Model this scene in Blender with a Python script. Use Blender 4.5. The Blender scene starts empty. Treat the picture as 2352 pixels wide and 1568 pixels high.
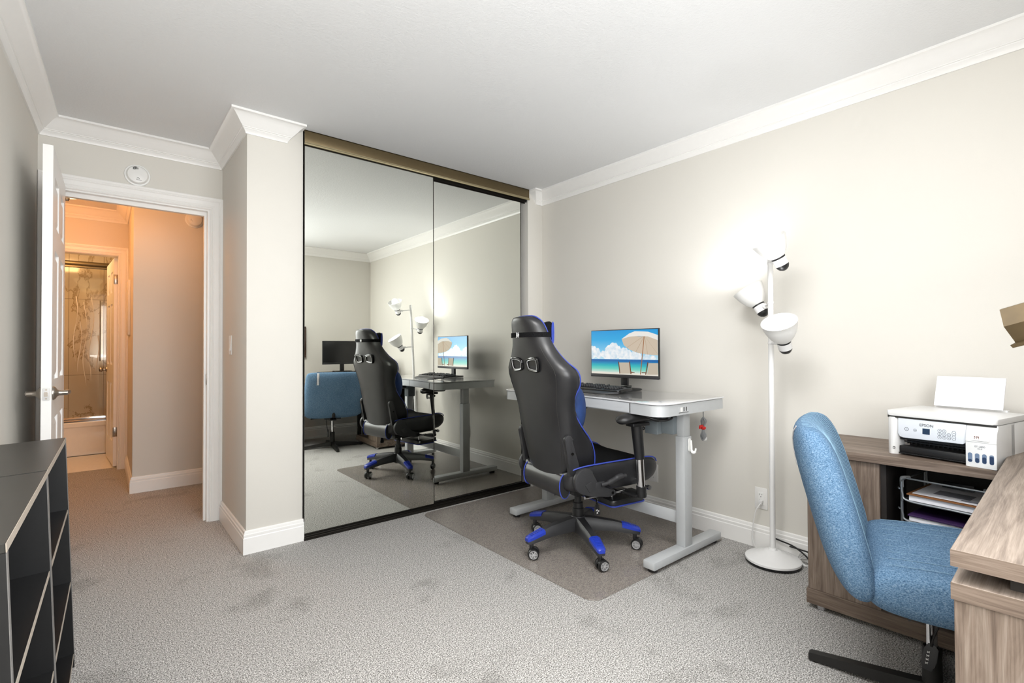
import bpy, bmesh, math, random
from mathutils import Vector as V, Matrix as MX
random.seed(7)
C = bpy.context.scene.collection
PI = math.pi
R = math.radians

# ------------------------------------------------------------------ mesh helpers
class B:
    """collects shapes that become ONE mesh object"""
    def __init__(s):
        s.bm = bmesh.new(); s.mi = 0
    def _fin(s, verts, M=None, bv=0, seg=2, edges=None):
        vs = set(verts)
        fs = {f for v in vs for f in v.link_faces}
        for f in fs: f.material_index = s.mi
        if M is not None:
            for v in vs: v.co = M @ v.co
        if bv:
            es = edges if edges is not None else list({e for v in vs for e in v.link_edges})
            bmesh.ops.bevel(s.bm, geom=es, offset=bv, segments=seg, profile=.5, affect='EDGES', clamp_overlap=True)
        return s
    def box(s, x0, y0, z0, x1, y1, z1, bv=0, seg=2, M=None):
        a, b = (min(x0, x1), min(y0, y1), min(z0, z1)), (max(x0, x1), max(y0, y1), max(z0, z1))
        vs = [s.bm.verts.new((b[0] if i & 1 else a[0], b[1] if i & 2 else a[1], b[2] if i & 4 else a[2])) for i in range(8)]
        for q in ((0, 2, 3, 1), (4, 5, 7, 6), (0, 1, 5, 4), (2, 6, 7, 3), (0, 4, 6, 2), (1, 3, 7, 5)):
            s.bm.faces.new([vs[i] for i in q])
        return s._fin(vs, M, bv, seg)
    def loft(s, rings, caps=True, closed=True, M=None):
        rr = [[s.bm.verts.new(p) for p in ring] for ring in rings]
        n = len(rr[0])
        for a, b in zip(rr, rr[1:]):
            for i in range(n if closed else n - 1):
                j = (i + 1) % n
                try: s.bm.faces.new((a[i], a[j], b[j], b[i]))
                except ValueError: pass
        if caps and closed:
            s.bm.faces.new(list(reversed(rr[0]))); s.bm.faces.new(rr[-1])
        return s._fin([v for r in rr for v in r], M)
    def tube(s, pts, r, n=10, closed=False, caps=True, M=None):
        P = [V(p) for p in pts]; k = len(P)
        rad = r if isinstance(r, (list, tuple)) else [r] * k
        T = []
        for i in range(k):
            a = P[(i - 1) % k] if (closed or i > 0) else P[i]
            b = P[(i + 1) % k] if (closed or i < k - 1) else P[i]
            T.append((b - a).normalized())
        up = V((0, 0, 1)) if abs(T[0].z) < .9 else V((1, 0, 0))
        N = (up - T[0] * up.dot(T[0])).normalized()
        rings = []
        for i in range(k):
            N = (N - T[i] * N.dot(T[i])).normalized()
            Bn = T[i].cross(N)
            rings.append([P[i] + (N * math.cos(2 * PI * j / n) + Bn * math.sin(2 * PI * j / n)) * rad[i] for j in range(n)])
        if closed: rings.append(rings[0]); return s.loft(rings, caps=False, M=M)
        return s.loft(rings, caps=caps, M=M)
    def cyl(s, p0, p1, r0, r1=None, n=24, caps=True, M=None):
        return s.tube([p0, p1], [r0, r0 if r1 is None else r1], n=n, caps=caps, M=M)
    def lathe(s, prof, n=32, M=None, caps=True):
        rings = [[(max(r, 1e-5) * math.cos(2 * PI * j / n), max(r, 1e-5) * math.sin(2 * PI * j / n), z) for j in range(n)] for r, z in prof]
        return s.loft(rings, caps=caps, M=M)
    def prism(s, pts, z0, z1, M=None, bv=0, seg=2):
        a = [s.bm.verts.new((x, y, z0)) for x, y in pts]; b = [s.bm.verts.new((x, y, z1)) for x, y in pts]
        n = len(pts); s.bm.faces.new(list(reversed(a))); s.bm.faces.new(b)
        for i in range(n): s.bm.faces.new((a[i], a[(i + 1) % n], b[(i + 1) % n], b[i]))
        es = None
        if bv:
            es = [e for e in {e for v in a + b for e in v.link_edges} if not ((e.verts[0] in a) ^ (e.verts[1] in a))]
        return s._fin(a + b, M, bv, seg, es)
    def poly(s, pts, M=None):
        vs = [s.bm.verts.new(p) for p in pts]; s.bm.faces.new(vs)
        return s._fin(vs, M)
    def sphere(s, c, r, sx=1, sy=1, sz=1, n=20, m=12, M=None):
        rings = []
        for i in range(1, m):
            a = PI * i / m
            rings.append([(c[0] + r * sx * math.sin(a) * math.cos(2 * PI * j / n), c[1] + r * sy * math.sin(a) * math.sin(2 * PI * j / n), c[2] - r * sz * math.cos(a)) for j in range(n)])
        return s.loft(rings, M=M)
    def sweep(s, path, prof, M=None, closed=False):
        """path [(x,y)], profile [(out, z)], out is to the LEFT of the path; mitred"""
        P = [V((p[0], p[1])) for p in path]; k = len(P); rings = []
        def nrm(a, b):
            d = (b - a).normalized(); return V((-d.y, d.x))
        for i in range(k):
            n1 = nrm(P[i - 1], P[i]) if (i > 0 or closed) else None
            n2 = nrm(P[i], P[(i + 1) % k]) if (i < k - 1 or closed) else None
            if n1 is None: m = n2
            elif n2 is None: m = n1
            else: m = (n1 + n2) / max(1 + n1.dot(n2), .05)
            rings.append([(P[i].x + m.x * u, P[i].y + m.y * u, z) for u, z in prof])
        if closed: rings.append(rings[0])
        return s.loft(rings, caps=not closed, M=M)
    def done(s, name, mats, parent=None, ang=35, smooth=True, weld=False):
        if weld: bmesh.ops.remove_doubles(s.bm, verts=s.bm.verts, dist=1e-5)
        bmesh.ops.recalc_face_normals(s.bm, faces=s.bm.faces)
        me = bpy.data.meshes.new(name); s.bm.to_mesh(me); s.bm.free()
        for m in (mats if isinstance(mats, (list, tuple)) else [mats]): me.materials.append(m)
        if smooth:
            me.polygons.foreach_set('use_smooth', [True] * len(me.polygons))
            me.set_sharp_from_angle(angle=R(ang))
        o = bpy.data.objects.new(name, me); C.objects.link(o)
        if parent is not None: o.parent = parent
        return o

def sub(o, lv=2):
    m = o.modifiers.new('Subdivision', 'SUBSURF'); m.levels = lv; m.render_levels = lv
    return o
def tag(o, label, cat, group=None):
    o['label'] = label; o['category'] = cat
    if group: o['group'] = group
    return o
def struct(o): o['kind'] = 'structure'; return o
def T(name, label, cat, loc=(0, 0, 0), rot=(0, 0, 0), group=None):
    o = bpy.data.objects.new(name, None); o.empty_display_size = .05; C.objects.link(o)
    o.location = loc; o.rotation_euler = rot
    return tag(o, label, cat, group)
def rrect(x0, y0, x1, y1, r, n=6):
    out = []
    for cx, cy, a in ((x1 - r, y1 - r, 0), (x0 + r, y1 - r, 90), (x0 + r, y0 + r, 180), (x1 - r, y0 + r, 270)):
        for i in range(n + 1):
            t = R(a + 90 * i / n); out.append((cx + r * math.cos(t), cy + r * math.sin(t)))
    return out
def text(name, body, size, M, mat, parent, ext=.0004, align='CENTER'):
    cu = bpy.data.curves.new(name, 'FONT'); cu.body = body; cu.size = size; cu.extrude = ext
    cu.align_x = align; cu.align_y = 'CENTER'; cu.materials.append(mat)
    tmp = bpy.data.objects.new(name + '_curve', cu); C.objects.link(tmp); bpy.context.view_layer.update()
    me = bpy.data.meshes.new_from_object(tmp.evaluated_get(bpy.context.evaluated_depsgraph_get()))
    bpy.data.objects.remove(tmp); me.name = name
    o = bpy.data.objects.new(name, me); C.objects.link(o); o.parent = parent; o.matrix_local = M
    return o
def frame(o, x, y, z):
    """matrix with columns x, y, z and origin o"""
    m = MX.Identity(4)
    for i, c in enumerate((x, y, z)):
        c = V(c).normalized()
        for j in range(3): m[j][i] = c[j]
    for j in range(3): m[j][3] = o[j]
    return m
def along(p, d):
    """matrix that puts local +Z along d at p"""
    return MX.Translation(V(p)) @ V(d).to_track_quat('Z', 'Y').to_matrix().to_4x4()
def bez(pts, n=8):
    """smooth Catmull-Rom curve through points"""
    P = [V(p) for p in pts]; out = []
    for i in range(len(P) - 1):
        p0 = P[max(i - 1, 0)]; p1 = P[i]; p2 = P[i + 1]; p3 = P[min(i + 2, len(P) - 1)]
        for k in range(n):
            t = k / n
            out.append(.5 * ((2 * p1) + (p2 - p0) * t + (2 * p0 - 5 * p1 + 4 * p2 - p3) * t * t + (3 * p1 - p0 - 3 * p2 + p3) * t ** 3))
    out.append(P[-1]); return out
def copy_tree(o, parent=None):
    c = o.copy(); C.objects.link(c)
    if parent is not None: c.parent = parent
    for ch in list(o.children): copy_tree(ch, c)
    return c

# ------------------------------------------------------------------ materials
def srgb(h):
    h = h.lstrip('#'); out = []
    for i in (0, 2, 4):
        c = int(h[i:i + 2], 16) / 255
        out.append(c / 12.92 if c <= .04045 else ((c + .055) / 1.055) ** 2.4)
    return (*out, 1)
class N:
    def __init__(s, name):
        s.m = bpy.data.materials.new(name); s.m.use_nodes = True; s.t = s.m.node_tree
        s.p = s.t.nodes['Principled BSDF']; s.out = s.t.nodes['Material Output']; s._co = None
    def n(s, t, **k):
        o = s.t.nodes.new(t)
        for a, b in k.items():
            if hasattr(o, a) and not isinstance(b, (tuple,)) and a not in o.inputs: setattr(o, a, b)
            else: o.inputs[a].default_value = b
        return o
    def l(s, a, b): s.t.links.new(a, b)
    def co(s, scale=(1, 1, 1), rot=(0, 0, 0)):
        if s._co is None: s._co = s.n('ShaderNodeTexCoord')
        mp = s.n('ShaderNodeMapping'); mp.inputs['Scale'].default_value = scale; mp.inputs['Rotation'].default_value = rot
        s.l(s._co.outputs['Object'], mp.inputs['Vector']); return mp.outputs['Vector']
    def noise(s, scale, detail=2, rough=.5, vec=None, dist=0):
        o = s.n('ShaderNodeTexNoise'); o.inputs['Scale'].default_value = scale; o.inputs['Detail'].default_value = detail
        o.inputs['Roughness'].default_value = rough; o.inputs['Distortion'].default_value = dist
        s.l(vec if vec is not None else s.co(), o.inputs['Vector']); return o.outputs['Fac']
    def ramp(s, fac, stops, interp='LINEAR'):
        o = s.n('ShaderNodeValToRGB'); cr = o.color_ramp; cr.interpolation = interp
        while len(cr.elements) < len(stops): cr.elements.new(.5)
        for e, (p, c) in zip(cr.elements, stops): e.position = p; e.color = c if isinstance(c, tuple) else srgb(c)
        s.l(fac, o.inputs['Fac']); return o.outputs['Color']
    def mix(s, fac, a, b, mode='MIX'):
        o = s.n('ShaderNodeMix'); o.data_type = 'RGBA'; o.blend_type = mode
        for v, i in ((fac, 0), (a, 6), (b, 7)):
            if hasattr(v, 'is_linked'): s.l(v, o.inputs[i])
            else: o.inputs[i].default_value = v
        return o.outputs[2]
    def bump(s, h, strength=.3, dist=.002):
        o = s.n('ShaderNodeBump'); o.inputs['Strength'].default_value = strength; o.inputs['Distance'].default_value = dist
        s.l(h, o.inputs['Height']); s.l(o.outputs['Normal'], s.p.inputs['Normal'])
    def set(s, color=None, rough=.5, metal=0, spec=None, coat=0, emit=None, es=0, alpha=None):
        if color is not None:
            if hasattr(color, 'is_linked'): s.l(color, s.p.inputs['Base Color'])
            else: s.p.inputs['Base Color'].default_value = color if isinstance(color, tuple) else srgb(color)
        s.p.inputs['Roughness'].default_value = rough; s.p.inputs['Metallic'].default_value = metal
        if spec is not None: s.p.inputs['Specular IOR Level'].default_value = spec
        if coat: s.p.inputs['Coat Weight'].default_value = coat; s.p.inputs['Coat Roughness'].default_value = .08
        if emit is not None: s.p.inputs['Emission Color'].default_value = srgb(emit) if isinstance(emit, str) else emit; s.p.inputs['Emission Strength'].default_value = es
        if alpha is not None: s.p.inputs['Alpha'].default_value = alpha
        return s.m

def plain(name, color, rough=.5, metal=0, var=.03, bumpy=0, bs=300, **k):
    """solid colour with a faint procedural mottling (and an optional fine bump)"""
    m = N(name); c = srgb(color)
    f = m.noise(35, 3)
    lo = tuple(max(0, v * (1 - var)) for v in c[:3]) + (1,); hi = tuple(min(1, v * (1 + var)) for v in c[:3]) + (1,)
    col = m.ramp(f, [(.3, lo), (.7, hi)])
    if bumpy: m.bump(m.noise(bs, 2), bumpy, .001)
    return m.set(col, rough, metal, **k)
def paint(name, color, bump, scale, rough=.75, dist=.002):
    m = N(name); m.bump(m.noise(scale, 3, .6), bump, dist)
    c = srgb(color); col = m.ramp(m.noise(2.0, 2), [(.3, tuple(v * .985 for v in c[:3]) + (1,)), (.7, c)])
    return m.set(col, rough, spec=.3)
def wood(name, dark, mid, light, axis, rough=.5):
    m = N(name); sc = {'x': (1.1, 17, 17), 'y': (17, 1.1, 17), 'z': (17, 17, 1.1)}[axis]
    f1 = m.noise(2.2, 5, .6, m.co(sc), 1.2); sc2 = tuple(v * 9 if v > 2 else v * 3 for v in sc)
    f2 = m.noise(2.0, 3, .7, m.co(sc2))
    a = m.ramp(f1, [(.3, dark), (.5, mid), (.7, light)])
    b = m.ramp(f2, [(.42, (.72, .70, .68, 1)), (.58, (1, 1, 1, 1))])
    col = m.mix(.75, a, b, 'MULTIPLY'); m.bump(f2, .12, .001)
    return m.set(col, rough, spec=.35)
M = {}
M['wall'] = paint('wall_paint', '#DCD9D2', .10, 260)
M['wall_left'] = M['wall']
M['ceiling'] = paint('ceiling_orange_peel', '#E5E6E7', .5, 95, .7, .003)
M['trim'] = plain('trim_white_gloss', '#F1F0EE', .32, var=.006)
M['door'] = plain('door_white_paint', '#F2F1EF', .35, var=.006)
M['white'] = plain('white_plastic', '#ECECEA', .35, var=.008)
M['white_metal'] = plain('white_lacquer_metal', '#ECECEC', .25, var=.008)
M['black'] = plain('black_plastic', '#161617', .42, var=.08, bumpy=.05)
M['black_gloss'] = plain('black_gloss', '#0C0C0D', .15, var=.05)
M['dark'] = plain('dark_grey_plastic', '#2A2A2C', .5, var=.06, bumpy=.08)
M['chrome'] = plain('chrome', '#D8D8DA', .12, 1, var=.02)
M['silver'] = plain('silver_paint', '#C9CACC', .3, .6, var=.02)
M['nickel'] = plain('brushed_nickel', '#A79F96', .28, 1, var=.05)
M['steel'] = plain('steel', '#B9B9B9', .3, 1, var=.04)
M['desk_grey'] = plain('grey_powder_coat', '#BFC2C4', .45, .15, var=.015)
M['desk_glass'] = plain('grey_back_painted_glass', '#DFE0E2', .06, var=.006, coat=1)
M['desk_drawer'] = plain('grey_drawer_front', '#CED1D4', .35, .1, var=.01)
M['motor'] = plain('motor_housing', '#7C8488', .4, var=.03)
M['bronze'] = plain('bronze_track', '#6E6046', .38, .75, var=.04)
M['bronze_light'] = plain('bronze_lip', '#A89C7C', .35, .7, var=.03)
M['dark_metal'] = plain('dark_track_metal', '#2B2824', .4, .7, var=.05)
M['blue_plastic'] = plain('blue_plastic', '#2239A6', .32, var=.04)
M['blue_pipe'] = plain('blue_piping', '#3244A0', .5, var=.05)
M['blue_cushion'] = plain('blue_cushion_fabric', '#163468', .75, var=.12, bumpy=.3, bs=500)
M['outlet'] = plain('outlet_white', '#E9E8E6', .3, var=.005)
M['slot'] = plain('slot_dark', '#2C2B29', .6)
M['red'] = plain('red_velcro_tie', '#D3231F', .6, var=.1)
M['cord_grey'] = plain('grey_cord', '#8E9091', .5)
M['cord_white'] = plain('white_cord', '#E2E2E1', .45)
M['paper'] = plain('paper', '#F3F3F8', .8, var=.01)
M['paper_print'] = plain('grey_print_on_paper', '#8E8F98', .8, var=.15)
M['brown_board'] = plain('clipboard_hardboard', '#8A5A32', .6, var=.12)
M['purple'] = plain('purple_folder', '#3A2350', .5, var=.1)
M['porcelain'] = plain('tub_enamel', '#F2EEE6', .12, var=.01, coat=.5)
M['tile_floor'] = plain('bath_floor_tile', '#EFE9DF', .3, var=.04)
M['brass'] = plain('antique_brass', '#43361F', .5, .5, var=.12)
M['wood_frame'] = wood('walnut_frame', '#24140C', '#3A2216', '#4A2D1C', 'z', .4)
M['art'] = None
M['teal'] = plain('teal_plastic', '#1E6B5C', .4, var=.1)
M['rust'] = plain('rust_red_plastic', '#5A2A1E', .5, var=.1)
M['sh_black'] = plain('bookcase_black_laminate', '#121213', .42, var=.12, bumpy=.04)
M['sh_top'] = plain('bookcase_lit_top', '#2B2A27', .36, var=.06, bumpy=.03)  # paler than the black sides: light reflected on the top, put into the colour
M['sh_edge'] = plain('bookcase_edge_highlight', '#A89E92', .4, var=.05)  # highlight along the board edges, put into the colour
M['sh_edge2'] = plain('bookcase_side_edge_highlight', '#6F6D6B', .45, var=.05)  # highlight on the upright edges, put into the colour
M['wood_x'] = wood('grey_oak_x', '#665A51', '#8A7D72', '#A19488', 'x')
M['wood_y'] = wood('grey_oak_y', '#5A4C42', '#796A5E', '#8F8074', 'y')
M['wood_z'] = wood('grey_oak_z', '#5E5046', '#7F7064', '#978A7E', 'z')
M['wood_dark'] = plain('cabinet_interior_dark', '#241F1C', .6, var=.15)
M['charcoal_metal'] = plain('black_powder_coat', '#1B1A19', .5, .2, var=.08)
M['printer'] = plain('printer_white', '#DDDDDC', .38, var=.006)
M['printer_panel'] = plain('printer_panel_grey', '#D6DBE2', .3, var=.006)
M['printer_line'] = plain('printer_icon_grey', '#5E646C', .5)
M['lcd'] = plain('lcd_dark_blue', '#2A3A50', .15, var=.05)
M['ink_window'] = plain('ink_window_blue_grey', '#6F8098', .12, var=.06)
M['ink_dark'] = plain('ink_level_dark', '#33415C', .15, var=.06)
M['tray_wire'] = plain('tray_silver_mesh', '#9DA2A6', .35, .7, var=.03)

m = N('cut_pile_carpet')
f1 = m.noise(215, 2, .7); f2 = m.noise(2.6, 4, .62, None, .3); f3 = m.noise(70, 2)
base = m.ramp(f1, [(.38, '#66635F'), (.5, '#B1AFAC'), (.62, '#E6E4E1')])
patch = m.ramp(f2, [(.33, (.74, .74, .73, 1)), (.43, (1, 1, 1, 1))])
tuft = m.ramp(f3, [(.3, (.86, .86, .86, 1)), (.6, (1.05, 1.05, 1.05, 1))])
col = m.mix(.8, base, patch, 'MULTIPLY'); col = m.mix(1.0, col, tuft, 'MULTIPLY')
m.bump(f1, .9, .006); M['carpet'] = m.set(col, .95, spec=.1)

m = N('clear_chair_mat')
sp = m.ramp(m.noise(190, 2, .7), [(.36, '#7D7670'), (.52, '#A29A93'), (.68, '#BBB4AC')])
m.bump(m.noise(60, 2), .05, .001)
M['mat'] = m.set(sp, .2, spec=.5, alpha=.62)

m = N('mirror_silver'); M['mirror'] = m.set(m.ramp(m.noise(1, 1), [(0, (.915, .935, .875, 1)), (1, (.925, .945, .885, 1))]), 0.0, 1)

m = N('black_leatherette'); f = m.noise(420, 2)
m.bump(f, .12, .001); M['leather'] = m.set(m.ramp(m.noise(6, 2), [(.3, '#1B1B1D'), (.7, '#262628')]), .36, spec=.55)
m = N('black_mesh_fabric'); m.bump(m.noise(900, 1), .3, .001)
M['black_fabric'] = m.set(m.ramp(m.noise(300, 2), [(.35, '#0B0B0C'), (.65, '#1C1C1E')]), .9, spec=.1)

m = N('blue_denim_weave')
w = m.n('ShaderNodeTexWave'); w.wave_type = 'BANDS'; w.bands_direction = 'DIAGONAL'
w.inputs['Scale'].default_value = 170; w.inputs['Distortion'].default_value = 6; w.inputs['Detail'].default_value = 2; w.inputs['Detail Scale'].default_value = 3
m.l(m.co(), w.inputs['Vector'])
n1 = m.noise(230, 2, .6, m.co((1, 1, 1.6)))
c1 = m.ramp(n1, [(.32, '#435F7A'), (.5, '#5F7E9B'), (.68, '#8099B0')])
c2 = m.ramp(w.outputs['Fac'], [(.2, (.72, .74, .78, 1)), (.75, (1.08, 1.08, 1.06, 1))])
n2 = m.ramp(m.noise(5, 2), [(.3, (.86, .88, .9, 1)), (.7, (1.06, 1.05, 1.04, 1))])
col = m.mix(.7, c1, c2, 'MULTIPLY'); col = m.mix(1.0, col, n2, 'MULTIPLY')
m.bump(n1, .5, .002); M['denim'] = m.set(col, .9, spec=.15)
M['stitch'] = plain('pale_blue_stitching', '#7E9DB2', .8, var=.1)

def marble(name, base, vein, warm):
    m = N(name)
    d = m.noise(1.3, 6, .62, m.co((1.5, 1, .8)), .8)
    v = m.ramp(d, [(.462, base), (.495, vein), (.503, base)])
    cl = m.ramp(m.noise(2.2, 3), [(.3, warm), (.7, (1, 1, 1, 1))])
    return m.set(m.mix(1.0, v, cl, 'MULTIPLY'), .12, coat=.4)
M['marble'] = marble('marble_tile', '#EFE6D4', '#BBA682', (.90, .85, .76, 1))
M['grout'] = plain('grout', '#9A8A70', .8)

def emis(name, col, st):
    m = N(name); m.set('#000000', .6, emit=col, es=st); m.p.inputs['Specular IOR Level'].default_value = .2; return m.m
M['bulb'] = emis('led_bulb_glow', '#FFFFFF', 14)
M['bulb_dim'] = emis('led_bulb_far', '#FFFFFF', 1.2)
M['hall_bowl'] = emis('alabaster_bowl_glow', '#FFDCA0', 4.0)
m = N('shower_glass')
tr = m.n('ShaderNodeBsdfTransparent'); tr.inputs['Color'].default_value = (.97, .96, .92, 1)
gl = m.n('ShaderNodeBsdfGlossy'); gl.inputs['Roughness'].default_value = .02
fr = m.n('ShaderNodeFresnel'); fr.inputs['IOR'].default_value = 1.25
mx = m.n('ShaderNodeMixShader'); m.l(fr.outputs[0], mx.inputs[0]); m.l(tr.outputs[0], mx.inputs[1]); m.l(gl.outputs[0], mx.inputs[2]); m.l(mx.outputs[0], m.out.inputs['Surface'])
M['glass'] = m.m
m = N('etched_glass_wave'); tr = m.n('ShaderNodeBsdfTransparent'); df = m.n('ShaderNodeBsdfDiffuse'); df.inputs['Color'].default_value = (.95, .9, .8, 1)
mx = m.n('ShaderNodeMixShader'); mx.inputs[0].default_value = .8
m.l(tr.outputs[0], mx.inputs[1]); m.l(df.outputs[0], mx.inputs[2]); m.l(mx.outputs[0], m.out.inputs['Surface']); M['etched'] = m.m
CE, YW, XR, YB, YD = 2.457, 3.085, 2.89, -.47, 3.825
def XL(y): return -.291 - .030 * (3.825 - y)
XB = XL(YB)
# ------------------------------------------------------------------ shell
b = B(); b.box(-1.2, YB - .12, -.1, 3.02, 6.165, 0); struct(b.done('floor', M['carpet']))
b = B(); b.box(-1.2, 6.165, -.1, 3.02, 7.75, -.004); struct(b.done('floor_tile', M['tile_floor']))
b = B(); b.box(-1.2, YB - .12, CE, 3.02, 7.75, CE + .1); struct(b.done('ceiling', M['ceiling']))
b = B(); b.box(XR, YB - .12, 0, XR + .12, 3.8, CE); struct(b.done('wall_right', M['wall']))
b = B(); b.prism([(XL(YD + .12), YD + .12), (XL(YB - .12), YB - .12), (XL(YB) - .15, YB - .12), (XL(YD) - .15, YD + .12)], 0, CE); struct(b.done('wall_left', M['wall']))
wx0, wx1, wz0, wz1 = -.05, 1.30, .9, 2.15
b = B()
b.box(XB - .1, YB - .12, 0, wx0, YB, CE); b.box(wx1, YB - .12, 0, XR, YB, CE)
b.box(wx0, YB - .12, 0, wx1, YB, wz0); b.box(wx0, YB - .12, wz1, wx1, YB, CE)
struct(b.done('wall_back', M['wall']))
b = B()
b.box(-.44, YD, 0, -.219, YD + .12, CE); b.box(.555, YD, 0, .617, YD + .12, CE); b.box(-.219, YD, 2.085, .555, YD + .12, CE)
struct(b.done('wall_door', M['wall']))
b = B(); b.box(.617, YW, 0, .922, YD + .12, CE, .004); struct(b.done('wall_pillar', M['wall']))
b = B(); b.box(2.726, YW, 0, XR, 3.75, CE, .003); struct(b.done('wall_jamb', M['wall']))
b = B(); b.box(.922, 3.75, 0, 2.726, 3.87, CE); struct(b.done('wall_closet', M['wall']))
b = B(); b.box(.18, 4.965, 0, 1.8, 6.05, CE, .004); struct(b.done('wall_hall', M['wall']))
b = B(); b.box(1.7, 3.945, 0, 1.8, 4.965, CE); struct(b.done('wall_hall_end', M['wall']))
b = B(); b.box(-.95, 3.945, 0, -.85, 6.05, CE); b.box(-.85, 3.945, 0, -.44, 3.96, CE); struct(b.done('wall_hall_left', M['wall']))
b = B(); b.box(-.95, 6.05, 0, -.64, 6.165, CE); b.box(.12, 6.05, 0, .30, 6.165, CE); b.box(-.64, 6.05, 2.05, .12, 6.165, CE); struct(b.done('wall_bath', M['wall']))
b = B(); b.box(-1.05, 6.165, 0, -.952, 7.75, CE); struct(b.done('wall_bath_left', M['marble']))
b = B(); b.box(.802, 6.165, 0, .90, 7.75, CE); struct(b.done('wall_bath_right', M['marble']))
b = B(); b.box(.30, 6.05, 0, .90, 6.165, CE); struct(b.done('wall_bath_front', M['wall']))
b = B(); b.box(-.95, 7.62, 0, .80, 7.75, CE)
b.mi = 1
for z in (.85, 1.73): b.box(-.95, 7.6185, z - .002, .80, 7.62, z + .002)
for x in (-.31, .0, .45): b.box(x - .002, 7.6185, .3, x + .002, 7.62, CE)
struct(b.done('wall_tile', [M['marble'], M['grout']]))

# crown moulding
def crown(z, h=.104, w=.093):
    p = [(0, 0), (1, 0), (1, -.11), (.93, -.13), (.80, -.20), (.66, -.33), (.52, -.48), (.40, -.60), (.31, -.67), (.31, -.705), (.25, -.72), (.25, -.76), (.20, -.80), (.12, -.90), (.09, -1), (0, -1)]
    return [(u * w, z + v * h) for u, v in p]
b = B()
b.sweep([(XR, YB), (XR, YW), (2.822, YW), (2.822, YW + .10)], crown(CE)); struct(b.done('trim_1', M['trim'], ang=30))
b = B()
b.sweep([(.822, YW + .08), (.822, YW), (.617, YW), (.617, YD), (XL(YD), YD), (XB, YB), (XR, YB)], crown(CE)); struct(b.done('trim_2', M['trim'], ang=30))
b = B()
b.sweep([(1.7, 4.965), (.18, 4.965), (.18, 6.05), (-.85, 6.05)], crown(CE)); struct(b.done('trim_3', M['trim'], ang=30))
# baseboards
def baseb():
    return [(0, 0), (.016, 0), (.016, .088), (.013, .092), (.013, .095), (.0135, .097), (.0135, .107), (.009, .111), (.009, .115), (.0075, .124), (.004, .128), (0, .128)]
for nm, path in (('baseboard_right', [(XR, YB), (XR, YW), (2.723, YW)]), ('baseboard_pillar', [(.926, YW), (.617, YW), (.617, YD - .02)]),
                 ('baseboard_left', [(XL(YD), YD), (XB, YB)]), ('baseboard_back', [(XB, YB), (XR, YB)]), ('baseboard_hall', [(1.7, 4.965), (.18, 4.965), (.18, 6.032)])):
    b = B(); b.sweep(path, baseb()); struct(b.done(nm, M['trim'], ang=30))
# door casings
cas = [(0, 0), (0, .010), (.005, .013), (.009, .010), (.013, .0125), (.017, .010), (.022, .0125), (.026, .015), (.050, .015), (.055, .019), (.060, .017), (.066, .021), (.076, .021), (.080, .018), (.080, 0)]
def casing(name, xl, xr, H, y, facing=-1):
    m = frame((0, y, 0), (1, 0, 0), (0, 0, 1), (0, -1, 0))
    b = B(); b.sweep([(xl, 0), (xl, H), (xr, H), (xr, 0)], cas, M=m); return struct(b.done(name, M['trim'], ang=25))
casing('trim_4', -.209, .543, 2.071, YD)
casing('trim_5', -.635, .108, 2.038, 6.05)
b = B()   # jamb liners with door stops
b.box(.531, YD, 0, .555, YD + .12, 2.085); b.box(-.219, YD, 0, -.203, YD + .12, 2.085); b.box(-.203, YD, 2.061, .531, YD + .12, 2.085)
b.box(.517, YD + .04, 0, .531, YD + .075, 2.061); b.box(-.203, YD + .04, 0, -.189, YD + .075, 2.061); b.box(-.189, YD + .04, 2.036, .517, YD + .075, 2.061)
struct(b.done('trim_6', M['trim'], smooth=False))
b = B()
b.box(.105, 6.05, 0, .12, 6.165, 2.05); b.box(-.64, 6.05, 0, -.625, 6.165, 2.05); b.box(-.625, 6.05, 2.035, .105, 6.165, 2.05)
struct(b.done('trim_7', M['trim'], smooth=False))

# unseen window added behind the camera to let daylight in
b = B()
for x0, z0, x1, z1 in ((wx0, wz0, wx1, wz0 + .05), (wx0, wz1 - .05, wx1, wz1), (wx0, wz0, wx0 + .05, wz1), (wx1 - .05, wz0, wx1, wz1), ((wx0 + wx1) / 2 - .025, wz0, (wx0 + wx1) / 2 + .025, wz1)):
    b.box(x0, YB - .09, z0, x1, YB - .04, z1)
win = struct(b.done('added_window', M['trim'], smooth=False))
b = B(); b.box(wx0 + .05, YB - .068, wz0 + .05, wx1 - .05, YB - .064, wz1 - .05); b.done('added_window_pane', M['glass'], win)

# ------------------------------------------------------------------ six panel doors
def panel_door(name, W, H, th):
    """local: x across from the hinge, y thickness 0..-th, z up"""
    b = B(); st = .105; mid = .10
    c = W / 2
    xs = [(st, c - mid / 2), (c + mid / 2, W - st)]
    zs = [(.23, .80), (.98, 1.585), (1.70, H - .115)]
    zb = [0, .23, .80, .98, 1.585, 1.70, H - .115, H]
    b.box(0, -th, 0, st, 0, H); b.box(W - st, -th, 0, W, 0, H)
    for i in (0, 2, 4, 6): b.box(st, -th, zb[i], W - st, 0, zb[i + 1])
    for z0, z1 in zs: b.box(c - mid / 2, -th, z0, c + mid / 2, 0, z1)
    for x0, x1 in xs:
        for z0, z1 in zs:
            b.box(x0, -th + .011, z0, x1, -.011, z1)
            for y0, y1 in ((-.011, -.003), (-th + .011, -th + .003)):
                e, g = .012, .036
                b.loft([[(x0 + e, y0, z0 + e), (x1 - e, y0, z0 + e), (x1 - e, y0, z1 - e), (x0 + e, y0, z1 - e)],
                        [(x0 + g, y1, z0 + g), (x1 - g, y1, z0 + g), (x1 - g, y1, z1 - g), (x0 + g, y1, z1 - g)]])
    return struct(b.done(name, M['door'], smooth=False))
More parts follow.
